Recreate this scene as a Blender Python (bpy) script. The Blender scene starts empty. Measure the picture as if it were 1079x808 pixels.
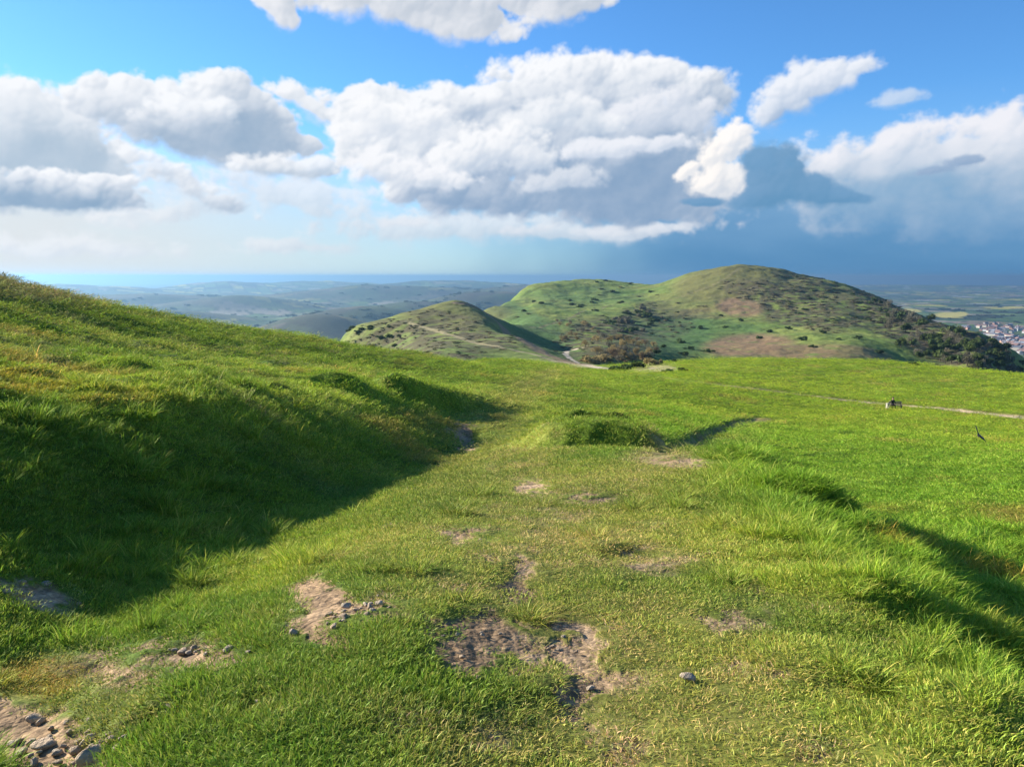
HAZE, EXPO = 0.000075, 1.35
import math, random
import numpy as np
F = 815.0; PITCH = math.radians(7.9); CP, SP = math.cos(PITCH), math.sin(PITCH)
def ray(px, py):
    a = (np.asarray(px, float) - 539.5) / F; b = -(np.asarray(py, float) - 404.0) / F
    return a + 0 * b, CP + b * SP + 0 * a, -SP + b * CP + 0 * a
def azel(px, py):
    x, y, z = ray(px, py)
    h = np.hypot(x, y)
    return np.arctan2(x, y), z / h                      # azimuth, tan(elevation)
_rs = np.random.RandomState(7)
_PERM = _rs.permutation(4096).astype(np.int64)
_ANG = _rs.rand(4096) * 2 * np.pi
_GX, _GY, _RV = np.cos(_ANG).astype(np.float32), np.sin(_ANG).astype(np.float32), _rs.rand(4096)
def _h(i, j, s=0):
    return _PERM[(_PERM[(i + s * 57) & 4095] + j) & 4095]
def noise(x, y, seed=0):                                # gradient noise, about -0.7..0.7
    x = np.asarray(x, float); y = np.asarray(y, float)
    xi = np.floor(x).astype(np.int64); yi = np.floor(y).astype(np.int64)
    fx = (x - xi).astype(np.float32); fy = (y - yi).astype(np.float32)
    u = fx * fx * fx * (fx * (fx * 6 - 15) + 10); v = fy * fy * fy * (fy * (fy * 6 - 15) + 10)
    def g(a, b):
        k = _h(xi + a, yi + b, seed)
        return _GX[k] * (fx - a) + _GY[k] * (fy - b)
    n0 = g(0, 0) * (1 - u) + g(1, 0) * u
    n1 = g(0, 1) * (1 - u) + g(1, 1) * u
    return (n0 * (1 - v) + n1 * v) * 1.4
def fbm(x, y, octv=4, seed=0, gain=.5, lac=2.03):
    s = 0; a = 1; t = 0
    for k in range(octv):
        s = s + a * noise(x + 13.7 * k, y - 7.1 * k, seed + k); t += a
        x = x * lac; y = y * lac; a *= gain
    return s / t * 1.3
def worley(x, y, seed=0):                               # F1 distance and the id of the nearest cell
    xi = np.floor(x).astype(np.int64); yi = np.floor(y).astype(np.int64)
    best = np.full(x.shape, 9.0, np.float32); idn = np.zeros(x.shape, np.int64)
    for a in (-1, 0, 1):
        for b in (-1, 0, 1):
            k = _h(xi + a, yi + b, seed); k2 = _PERM[k]
            dx = xi + a + _RV[k] - x; dy = yi + b + _RV[k2] - y
            d = (dx * dx + dy * dy).astype(np.float32)
            m = d < best
            best = np.where(m, d, best); idn = np.where(m, k, idn)
    return np.sqrt(best), idn
def sstep(a, b, x):
    t = np.clip((x - a) / (b - a), 0, 1)
    return t * t * (3 - 2 * t)
def mixc(a, b, t):
    t = np.asarray(t)[..., None]
    return np.asarray(a) * (1 - t) + np.asarray(b) * t
# ---- the clouds: density, thickness and self-shadowing worked out per direction (azimuth, elevation) ----
AZ0, EL0, EL1 = math.radians(60), math.radians(-3), math.radians(45)
def cloud_pixels(W=2100):
    Hh = int(W * (EL1 - EL0) / (2 * AZ0))
    az, el = np.meshgrid((np.arange(W) + .5) / W * 2 * AZ0 - AZ0, (np.arange(Hh) + .5) / Hh * (EL1 - EL0) + EL0)
    U = np.degrees(az); V = np.degrees(el); res = Hh / math.degrees(EL1 - EL0)      # texels per degree
    def c(px, py):
        a, t = azel(px, py)
        return math.degrees(a), math.degrees(math.atan(t))
    def shift(A, du, dv):                               # value of A a step (degrees) away
        i = int(round(dv * res)); j = int(round(du * res))
        return np.roll(np.roll(A, -i, 0), -j, 1)
    def blur(A, n):
        n = max(1, int(n))
        for ax in (0, 1):
            for _ in range(2):
                P = np.cumsum(np.concatenate([np.repeat(np.take(A, [0], ax), n + 1, ax), A, np.repeat(np.take(A, [-1], ax), n, ax)], ax), ax)
                k = 2 * n + 1; L = A.shape[ax]
                A = (np.take(P, range(k, k + L), ax) - np.take(P, range(0, L), ax)) / k
        return A
    wu = fbm(U / 6, V / 6, 4, 3) * 1.1; wv = fbm(U / 6 + 40, V / 6, 4, 9) * 1.1
    def puff(s, seed):
        h = 0; a = 1; t = 0; q = s
        for k in range(5):
            d, _ = worley((U + wu * .5) / q + 5 * k, (V + wv * .5) / q * 1.15, seed + k)
            h = h + a * (1 - d * d * 1.2); t += a
            a *= .52; q *= .5
        return h / t
    def layer(blobs, seed, edge=.5, size=2.6, wisp=0., base=None):
        M = np.full(U.shape, -2.0)
        for (px, py, rx, ry, ang, gain) in blobs:
            u0, v0 = c(px, py); a = math.radians(ang); rx, ry = rx / 14.2, ry / 14.2
            du = U + wu * .5 * min(1, ry) - u0; dv = V + wv * .4 * min(1, ry) - v0
            x = (du * math.cos(a) + dv * math.sin(a)) / rx; y = (-du * math.sin(a) + dv * math.cos(a)) / ry
            m = gain - np.sqrt(x * x + y * y + .02)
            M = np.logaddexp(M * 7, m * 7) / 7
        pf = puff(size, seed) - .55
        fb = fbm(U / 2.2, V / 1.7, 6, seed + 11, .56)
        D = M * 1.0 + edge * (pf * 1.3 * (1 - wisp) + fb * (.25 + wisp))
        return M, pf, fb, D
    out = np.zeros(U.shape + (3,)); alpha = np.zeros(U.shape)
    def over(rgb, a):
        nonlocal out, alpha
        a = a[..., None]
        out = rgb * a + out * (1 - a); alpha = a[..., 0] + alpha * (1 - a[..., 0])
    def cumulus(blobs, seed, edge=.5, size=2.6, lit=(.86, .88, .92), dark=(.30, .40, .53), k=1.0, soft=.30, wisp=0., op=1., lift=0., relief=1.0, shade=(), melt=None):
        nonlocal U, V, wu, wv, out, alpha
        full = (U, V, wu, wv, out, alpha)
        q = [c(b[0] + sx * (b[2] + 30) * 1.25, b[1] + sy * (max(b[3], b[2] * abs(math.sin(math.radians(b[4])))) + 26) * 1.35) for b in blobs for sx in (-1, 1) for sy in (-1, 1)]
        j0 = max(0, int((min(p[0] for p in q) + 60) * res) - 8); j1 = min(W, int((max(p[0] for p in q) + 60) * res) + 8)
        i0 = max(0, int((min(p[1] for p in q) + 3) * res) - 8); i1 = min(Hh, int((max(p[1] for p in q) + 3) * res) + 8)
        U, V, wu, wv, out, alpha = [A[i0:i1, j0:j1] for A in full]
        M, pf, fb, D = layer(blobs, seed, edge, size, wisp)
        T = np.sqrt(np.clip(D, 0, 3)) * np.clip(D / .2, 0, 1)
        softv = soft * (.85 + 1.3 * sstep(.1, -.9, shift(M, 0, -1.2) - shift(M, 0, 1.2) + .6))   # undersides fray, tops are crisp
        a = np.clip(D / softv, 0, 1); a = a * a * (3 - 2 * a) * op
        if melt:
            _, vb = c(540, melt[0]); a = a * sstep(-.5, .5, (V + .9 * fb - vb) / (melt[1] / 14.2))
        h1 = blur(np.clip(D, 0, 1.2) * 1.2 + pf * 1.5 * np.clip(D * 3, 0, 1), .09 * res)
        h2 = blur(np.clip(D, 0, 1.2), .55 * res) * 2.6
        lam = 0
        for hh, d_, w_ in ((h1, .10, .45 * 1), (h2, .4, .60)):
            gu = (shift(hh, d_, 0) - shift(hh, -d_, 0)) / (2 * d_); gv = (shift(hh, 0, d_) - shift(hh, 0, -d_)) / (2 * d_)
            lam = lam + w_ * (gu * .62 - gv * .62 + .5) / np.sqrt(gu * gu + gv * gv + 1)
        od = 0
        Tb = blur(T, .1 * res)
        for s_ in (.3, .7, 1.2, 1.9, 2.9, 4.2):
            od = od + blur(shift(Tb, -.5 * s_, .87 * s_), .16 * s_ * res) * (.22 + .26 * s_)
        tr = blur(np.exp(-od * .42 * k), .16 * res)
        sh = 0
        for (px, py, rx, ry, amt) in shade:
            u0, v0 = c(px, py)
            d = ((U + wu * .9 - u0) / (rx / 14.2)) ** 2 + ((V + wv * .9 - v0) / (ry / 14.2)) ** 2
            sh = sh + .62 * amt * np.exp(-d * (1 + .5 * pf))
        L = .12 + lift + .70 * tr + relief * .46 * (lam - .42) * (.15 + .75 * tr + .5 * np.exp(-np.clip(D, 0, 9) * 2.5)) + .16 * (blur(fb, .5 * res) - .05) + .30 * np.exp(-np.clip(D, 0, 9) * 6) + .05 * fb - sh
        L = np.minimum(.12 * np.logaddexp(0, L / .12) + .10 * fb + .06 * pf, 1.08)
        rgb = mixc(dark, lit, L)
        over(rgb, a)
        U, V, wu, wv = full[:4]; full[4][i0:i1, j0:j1] = out; full[5][i0:i1, j0:j1] = alpha; out, alpha = full[4:]
    # high thin veil and the pale air low on the left
    left = sstep(14, -34, U)
    veil = sstep(12.5, 2., V + 1.2 * fbm(U / 14, V / 3, 4, 21)) * (.42 + .56 * left)
    over(mixc((.36, .54, .76), (.72, .73, .74), .22 + .78 * left), np.clip(veil, 0, .98))
    # storm bank to the right, low
    st = sstep(10.0, 4.0, V + 1.5 * fbm(U / 9, V / 3, 4, 31)) * sstep(-9, 15, U + 3 * fbm(U / 6, V / 6, 3, 5)) * .93
    over(mixc((.055, .215, .45), (.22, .40, .62), sstep(-1, 8.5, V + 1.1 * fbm(U / 7, V / 2, 4, 35))), st)
    cumulus([(1010, 172, 190, 40, 3, 1.), (1120, 160, 150, 44, 0, 1.), (900, 172, 80, 20, 6, .9), (1060, 225, 160, 34, 0, .85), (950, 212, 130, 28, 0, .8)],
            60, .8, 2.4, (.86, .85, .88), (.25, .41, .59), .7, .55, .4, .9, .16, .7, [(960, 195, 80, 14, .5), (1020, 225, 160, 30, .8), (900, 210, 60, 24, .6)], melt=(236, 90))
    cumulus([(60, 262, 150, 16, 0, .7), (470, 240, 130, 20, 0, .95), (330, 262, 120, 12, 0, .7), (600, 246, 120, 14, 0, .9), (170, 225, 80, 16, 8, .8), (680, 243, 60, 10, 5, .9), (300, 205, 130, 26, -8, .8)],
            80, .9, 1.9, (.80, .82, .86), (.42, .52, .64), .8, .6, .4, .72, .22, .8, [(450, 252, 60, 9, .3), (560, 254, 60, 8, .3)])
    cumulus([(28, 122, 60, 28, -8, 1.), (75, 150, 60, 22, -14, .9), (10, 150, 60, 30, 0, .9), (-60, 130, 80, 50, 0, 1.), (60, 176, 90, 16, 0, .8)], 100, .6, 1.9, dark=(.42, .53, .65), k=.75, shade=[(70, 158, 60, 18, .7), (0, 180, 90, 16, .6)])
    cumulus([(215, 122, 70, 30, -4, 1.), (118, 104, 42, 22, 8, .95), (160, 120, 52, 26, -14, 1.), (252, 124, 56, 30, -14, 1.), (228, 152, 70, 20, -12, 1.), (310, 150, 40, 14, -12, .8), (238, 92, 34, 16, 0, .95)],
            120, .62, 1.9, dark=(.34, .45, .59), k=.75, shade=[(238, 152, 75, 22, .8), (285, 126, 34, 24, .6)])
    cumulus([(215, 112, 36, 16, -8, 1.), (190, 124, 34, 14, -14, .9), (165, 134, 26, 12, -14, .85)], 122, .8, 1.5, (.88, .90, .94), (.42, .53, .67), .7, .5, .1, .9, .1, 1.1, melt=(136, 26))
    cumulus([(318, 100, 44, 14, -14, .9), (345, 118, 34, 18, -25, .85)], 140, .9, 1.4, dark=(.45, .55, .67), wisp=.45, soft=.6, lift=.15)
    cumulus([(85, 208, 62, 15, -2, 1.), (10, 200, 70, 20, 0, 1.), (112, 196, 34, 14, 0, .9)], 160, .5, 1.3, dark=(.28, .40, .55), k=.8, shade=[(60, 214, 80, 14, .7), (0, 202, 60, 18, .7)])
    cumulus([(175, 180, 60, 16, -26, .8), (232, 216, 44, 14, -20, .85)], 180, .9, 1.4, dark=(.33, .44, .58), wisp=.4, soft=.6, lift=.1, op=.9, shade=[(245, 220, 34, 12, .4)])
    cumulus([(310, 180, 48, 12, -4, .9), (275, 172, 40, 13, 6, .85), (345, 178, 28, 12, 0, .8)], 190, .8, 1.3, dark=(.34, .45, .58), wisp=.35, soft=.5, lift=.08, op=.92, shade=[(310, 186, 40, 8, .35)])
    cumulus([(395, -4, 90, 22, -8, 1.), (490, 18, 56, 22, -8, 1.), (590, -6, 58, 24, 6, 1.), (292, 0, 30, 22, -30, .9), (440, -45, 190, 38, 0, 1.)], 200, .6, 2.0, (.90, .90, .93), (.38, .46, .57), .5, lift=.12, shade=[(470, 4, 70, 12, .35), (600, -10, 60, 16, .3)])
    cumulus([(395, 112, 40, 20, 0, 1.), (430, 122, 60, 24, 0, 1.), (380, 150, 34, 34, 0, .9)], 220, .6, 1.7, dark=(.40, .50, .62), k=.6, shade=[(400, 150, 50, 16, .3)])
    big = dict(lit=(.88, .89, .93))
    cumulus([(610, 108, 108, 40, -4, 1.), (540, 104, 60, 20, 6, .95), (618, 78, 40, 20, 0, 1.05), (738, 100, 40, 20, 14, 1.), (690, 84, 40, 20, 0, 1.), (655, 80, 30, 18, 0, .95), (485, 112, 46, 22, 0, 1.),
             (600, 165, 120, 52, -6, 1.), (470, 165, 84, 44, 0, 1.), (690, 155, 58, 46, 0, .95), (500, 205, 90, 28, 0, .95), (640, 212, 96, 28, -6, 1.), (735, 190, 34, 34, 0, .9)],
            240, .68, 2.7, (.86, .88, .92), (.26, .38, .55), .5, relief=1.2, soft=.36, shade=[(600, 205, 100, 32, .8), (690, 208, 60, 34, .9), (480, 210, 60, 16, .5), (745, 130, 30, 40, .5), (570, 128, 50, 18, .3), (655, 125, 44, 22, .3), (700, 175, 40, 26, .5), (540, 165, 60, 24, .25)])
    cumulus([(700, 118, 50, 24, 6, 1.), (735, 128, 26, 18, 0, .9), (665, 128, 34, 20, 0, .9)], 242, .75, 1.8, (.82, .84, .90), (.36, .47, .63), .8, .55, .1, .85, .05, 1., melt=(150, 34))
    cumulus([(590, 122, 46, 20, 0, 1.), (560, 132, 36, 18, 0, .95), (625, 132, 34, 18, 0, .9)], 244, .75, 1.8, (.86, .88, .92), (.42, .53, .67), .8, .55, .1, .85, .08, 1., melt=(152, 34))
    cumulus([(400, 128, 46, 22, 0, 1.), (445, 136, 44, 22, 0, .95), (372, 142, 26, 20, 0, .9)], 246, .7, 1.7, (.90, .91, .94), (.44, .54, .68), .7, .5, .1, .9, .1, 1., melt=(160, 34))
    cumulus([(520, 160, 50, 26, 12, 1.), (480, 168, 34, 22, 0, .95), (556, 170, 34, 18, 0, .9)], 248, .75, 1.7, (.90, .91, .94), (.40, .51, .66), .8, .5, .1, .92, .1, 1.2, melt=(194, 34))
    cumulus([(640, 160, 50, 14, 4, 1.), (690, 154, 44, 10, 4, .95)], 250, .85, 1.4, (.84, .86, .92), (.42, .53, .69), .8, .6, .25, .85, .12, 1., melt=(176, 24))
    cumulus([(410, 182, 44, 18, 0, 1.), (455, 190, 50, 16, 0, .95), (388, 172, 26, 16, 0, .9)], 260, .75, 1.5, (.88, .89, .93), (.42, .53, .67), .6, .5, .15, .9, .12, 1.2, melt=(208, 26))
    cumulus([(600, 190, 40, 16, 0, .9), (570, 196, 30, 14, 0, .9)], 262, .8, 1.5, (.74, .78, .85), (.38, .49, .64), .8, .6, .15, .75, .1, 1., melt=(208, 24))
    cumulus([(640, 245, 50, 7, 0, .9), (700, 240, 46, 6, 6, .9), (560, 243, 50, 7, 0, .8), (430, 236, 46, 8, 0, .85)], 285, .95, 1.2, (.76, .79, .85), (.50, .60, .72), .7, .8, .35, .6, .15)
    cumulus([(866, 82, 50, 17, 12, 1.), (836, 98, 36, 24, 34, 1.), (816, 118, 22, 20, 10, .85)], 300, .7, 1.5, (.82, .85, .91), (.34, .46, .64), .7, .5, .25, .96, .08, 1., [(820, 134, 30, 16, .5)])
    cumulus([(945, 105, 24, 9, 5, 1.)], 310, .8, 1.2, (.66, .74, .85), (.40, .55, .74), .6, .7, .5, .7, .1)
    cumulus([(774, 146, 19, 18, 20, 1.), (762, 172, 30, 24, 20, 1.), (766, 196, 28, 18, 0, 1.), (724, 180, 18, 8, 20, .9), (742, 192, 20, 12, 0, .9)], 320, .9, 1.5, (.98, .94, .91), (.55, .62, .72), .6, .5, .25, .95, .10, 1.5)
    cumulus([(815, 180, 30, 26, 0, 1.1), (850, 200, 44, 18, -10, 1.), (800, 208, 34, 16, 0, 1.), (740, 212, 34, 6, 0, .75), (890, 208, 50, 8, -3, .7)], 340, .45, 1.6, (.17, .34, .55), (.10, .27, .47), .5, .45, .15, .97)
    cumulus([(1018, 170, 20, 7, 10, .95), (992, 180, 22, 4, 4, .9)], 350, .7, 1.1, (.30, .42, .60), (.18, .31, .51), .6, .6, .3, .85)
    alpha = np.clip(alpha, 0, 1)
    rgb = out / np.maximum(alpha, 1e-4)[..., None]
    return np.concatenate([rgb, alpha[..., None]], -1).astype(np.float32)
# ---- the lie of the land: heights H(X, Y), eye level at z = 0, one unit = one metre ----
CTRL = []
def wp(x, y, z): CTRL.append((math.atan2(x, y), math.hypot(x, y), z))
def vp(px, py, r):                                     # a place seen in that direction, r metres off
    a, t = azel(px, py); CTRL.append((float(a), r, r * float(t)))
def hp(px, r, z): CTRL.append((float(azel(px, 330)[0]), r, z))
# worn path running ahead and down along the spur
for x, y, z in [(0, .9, -1.57), (0, 2.2, -1.6), (.1, 3.4, -1.72), (.1, 5.4, -1.93), (.2, 7.5, -2.27), (.2, 10, -2.72), (.3, 14, -3.4), (.4, 18, -4.1), (1, 25, -5.1),
                (-1.3, 1.2, -1.56), (1.4, 1.4, -1.62), (-1.5, 3.2, -1.72), (-1.3, 5.4, -1.98), (-1.2, 8, -2.42), (-1.1, 11, -3.0), (-.9, 15, -3.72), (-.5, 19, -4.4),
                (1.5, 3.2, -1.75), (1.9, 5.4, -1.98), (2.2, 8, -2.34), (2.8, 11, -2.8), (3.5, 14.5, -3.35)]: wp(x, y, z)
# bank on the left: foot and crest
for x, y, z in [(-2.5, 1.0, -1.55), (-2.9, 3.3, -1.82), (-3.0, 5.5, -2.12), (-2.9, 8, -2.6), (-2.6, 11, -3.15), (-2.3, 15, -3.9), (-1.7, 19, -4.6)]: wp(x, y, z)
for x, y, z in [(-4.4, 1.0, -.75), (-4.9, 3.3, -.95), (-5.2, 5.5, -1.1), (-5.2, 8, -1.38), (-5.1, 10.5, -1.68), (-5.2, 13, -2.03), (-5.0, 16.5, -2.72)]: wp(x, y, z)
vp(375, 428, 23); vp(430, 449, 23.5); vp(480, 474, 22.5)
# left hillside
for p in [(0, 390, 12.5), (0, 350, 24), (0, 298, 55), (-150, 262, 50), (-150, 330, 20), (100, 392, 15), (100, 352, 32), (100, 319, 60), (200, 392, 20), (200, 366, 38), (200, 343, 72),
          (300, 398, 26), (300, 376, 48), (300, 359, 88), (400, 402, 36), (400, 386, 62), (400, 373, 100), (440, 377, 108), (330, 420, 21)]: vp(*p)
# second shaded bank further along
for p in [(440, 410, 42), (500, 418, 38), (520, 428, 34), (470, 445, 28), (510, 444, 29), (540, 436, 33), (500, 400, 62), (500, 386, 110), (520, 379, 150)]: vp(*p)
for p in [(560, 425, 42), (600, 440, 34), (700, 440, 42), (650, 420, 60), (560, 400, 80), (640, 400, 105), (600, 390, 160), (560, 383, 200), (700, 405, 105), (760, 455, 42)]: vp(*p)
# right of the lip: the wide green slope
for x, y, z in [(1.95, 3.1, -1.80), (2.4, 4.85, -1.98), (2.9, 7.7, -2.38), (4.2, 13.4, -3.3)]: wp(x, y, z)
for x, y, z in [(2.9, 2.2, -2.40), (2.85, 3.3, -2.25), (3.5, 5.3, -2.70), (4.2, 8.2, -3.15), (6.0, 13.6, -4.4), (5.5, 3.0, -3.15), (6.8, 6.5, -3.9), (8.5, 12.4, -4.6), (6.6, 19, -5.4)]: wp(x, y, z)
for p in [(1079, 500, 30), (1079, 470, 58), (950, 480, 38), (950, 455, 60), (1079, 440, 104), (943, 430, 112), (850, 455, 54), (800, 440, 78), (820, 415, 118), (900, 405, 165),
          (1000, 415, 150), (1079, 418, 150), (1250, 450, 110), (1250, 500, 40), (1250, 425, 200), (800, 398, 160)]: vp(*p)
for p in [(700, 382, 228), (750, 379, 232), (800, 377.5, 236), (900, 379, 238), (960, 383, 236), (1000, 388, 232), (1079, 397, 226), (640, 386, 215), (600, 386, 212)]: vp(*p)
# left of the spur the ground falls right away
for px, r, z in [(-200, 90, -8), (-200, 160, -50), (0, 85, -6), (0, 160, -48), (0, 350, -150), (0, 900, -245), (150, 100, -12), (150, 180, -50), (150, 400, -150), (250, 130, -24), (280, 250, -70),
                 (250, 500, -165), (250, 900, -235), (0, 2200, -285), (250, 2200, -285), (-200, 600, -220), (-300, 2200, -285),
                 (400, 150, -24), (400, 260, -48), (330, 400, -110), (-200, 2200, -285)]: hp(px, r, z)
# behind the green crest
for px, r, z in [(760, 300, -34), (860, 300, -36), (960, 300, -37), (1060, 300, -42), (1250, 300, -60), (780, 420, -64), (900, 420, -72), (1020, 420, -80), (1150, 420, -120),
                 (1000, 620, -87), (950, 560, -74), (1100, 650, -160), (1250, 700, -230), (690, 420, -58), (690, 300, -36)]: hp(px, r, z)
# col, spine and the conical hill
for p in [(600, 383.5, 262), (560, 386, 240), (575, 374, 360), (545, 355, 480), (520, 340, 580), (500, 324, 660), (480, 319, 710), (470, 340, 560), (500, 362, 420), (520, 378, 300), (430, 365, 470), (440, 377, 330),
          (455, 325, 690), (420, 336, 680), (390, 348, 660), (360, 357, 640), (410, 366, 520)]: vp(*p)
for px, r, z in [(480, 850, -75), (430, 850, -120), (380, 850, -160), (330, 700, -130), (480, 1100, -85), (520, 1350, -60), (400, 1200, -230), (560, 560, -62), (500, 900, -88), (300, 1200, -262), (520, 1750, -170), (470, 1500, -190)]: hp(px, r, z)
# wooded valley beyond the track, then the long plateau and the big hill
for p in [(600, 378, 400), (640, 380, 420), (690, 378, 500), (620, 362, 560), (660, 360, 640), (590, 350, 760), (630, 340, 900), (545, 342, 800), (560, 330, 1000), (530, 321, 1350), (505, 331, 1250), (600, 322, 1200), (660, 325, 1100),
          (550, 306, 1600), (580, 300, 1700), (620, 297, 1800), (660, 297, 1750), (690, 300, 1650), (690, 315, 1300), (545, 326, 1180), (575, 318, 1230), (525, 334, 1030), (600, 311, 1430), (650, 309, 1430), (560, 316, 1400),
          (720, 291, 1560), (750, 283, 1520), (780, 279, 1500), (815, 283, 1490), (850, 291, 1460), (880, 298, 1430), (910, 308, 1400), (940, 321, 1350), (970, 334, 1290), (1000, 346, 1220), (1040, 363, 1120), (1079, 378, 1020),
          (700, 340, 980), (720, 362, 700), (760, 330, 1060), (780, 310, 1230), (780, 350, 860), (780, 374, 620), (840, 332, 1040), (880, 345, 900), (900, 366, 680), (860, 310, 1230), (930, 345, 960), (960, 362, 800), (1000, 376, 760), (1040, 388, 700)]: vp(*p)
for px, r, z in [(600, 2000, -70), (560, 1900, -120), (660, 2000, -50), (620, 2300, -150), (780, 2300, -140), (900, 2100, -150), (1000, 1900, -200), (540, 2300, -240), (1100, 1500, -230), (1200, 1300, -270), (1079, 2000, -285), (1250, 2300, -300), (780, 3000, -290), (620, 3000, -290), (1000, 3000, -300), (400, 3000, -290), (200, 3400, -290), (-200, 3400, -290), (1250, 3400, -300)]: hp(px, r, z)
_C = np.array(CTRL)
def _uv(a, r): return np.stack([a * 3.2, np.log(r)], -1)
def _tps(d2): return .5 * d2 * np.log(d2 + 1e-9)
_P = _uv(_C[:, 0], _C[:, 1]); _w = _C[:, 2] / (_C[:, 1] + 10)
_n = len(_P)
_A = np.zeros((_n + 3, _n + 3)); _d2 = ((_P[:, None] - _P[None]) ** 2).sum(-1)
_A[:_n, :_n] = _tps(_d2) + np.eye(_n) * 1e-4; _A[:_n, _n:] = np.c_[np.ones(_n), _P]; _A[_n:, :_n] = _A[:_n, _n:].T
_K = np.linalg.solve(_A, np.r_[_w, 0, 0, 0])
_GA = np.radians(np.linspace(-46, 46, 370)); _GL = np.linspace(math.log(.5), math.log(3600), 560)
_g = _uv(_GA[:, None] + 0 * _GL[None], np.exp(_GL)[None] + 0 * _GA[:, None]).reshape(-1, 2)
_W = np.concatenate([_tps(((q[:, None] - _P[None]) ** 2).sum(-1)) @ _K[:_n] + _K[_n] + q @ _K[_n + 1:] for q in np.array_split(_g, 60)]).reshape(370, 560)
def _cubic(p0, p1, p2, p3, t):
    return p1 + .5 * t * (p2 - p0 + t * (2 * p0 - 5 * p1 + 4 * p2 - p3 + t * (3 * (p1 - p2) + p3 - p0)))
def _grid(a, l):
    x = (np.clip(a, _GA[0], _GA[-1]) - _GA[0]) / (_GA[1] - _GA[0]); y = (np.clip(l, _GL[0], _GL[-1]) - _GL[0]) / (_GL[1] - _GL[0])
    i = np.clip(np.floor(x).astype(int), 1, 367); j = np.clip(np.floor(y).astype(int), 1, 557); fx = x - i; fy = y - j
    rows = [_cubic(_W[i + k, j - 1], _W[i + k, j], _W[i + k, j + 1], _W[i + k, j + 2], fy) for k in (-1, 0, 1, 2)]
    return _cubic(*rows, fx)
def seg(X, Y, pts):                                    # distance to a polyline, and the way along it 0..1
    best = np.full(np.shape(X), 1e9); al = np.zeros(np.shape(X)); n = len(pts) - 1
    for k in range(n):
        (x0, y0), (x1, y1) = pts[k], pts[k + 1]; dx, dy = x1 - x0, y1 - y0
        t = np.clip(((X - x0) * dx + (Y - y0) * dy) / (dx * dx + dy * dy), 0, 1)
        d = np.hypot(X - x0 - t * dx, Y - y0 - t * dy); m = d < best
        best = np.where(m, d, best); al = np.where(m, (k + t) / n, al)
    return best, al
RIDGES = [  # px, crest py, r, half width in px, depth share, sharpness: the hills far out on the left and ahead
    (335, 331, 3600, 75, .16, 1), (385, 322, 4600, 75, .12, 1), (300, 345, 3000, 60, .12, 1), (440, 318, 5600, 90, .10, 1), (515, 307, 6500, 80, .10, 1), (455, 327, 3900, 50, .12, 1),
    (240, 296.5, 15500, 70, .10, 1), (330, 296.5, 16500, 110, .10, 1), (470, 295.5, 14500, 120, .10, 1), (420, 300, 9500, 140, .10, 1), (150, 309, 8200, 130, .08, 1), (560, 300, 9000, 90, .08, 1),
    (60, 300, 13000, 120, .1, 1), (250, 312, 7000, 80, .08, 1), (170, 328, 5200, 90, .07, 1), (980, 300.5, 22000, 300, .08, 1), (700, 300, 16000, 200, .1, 1)]
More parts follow.
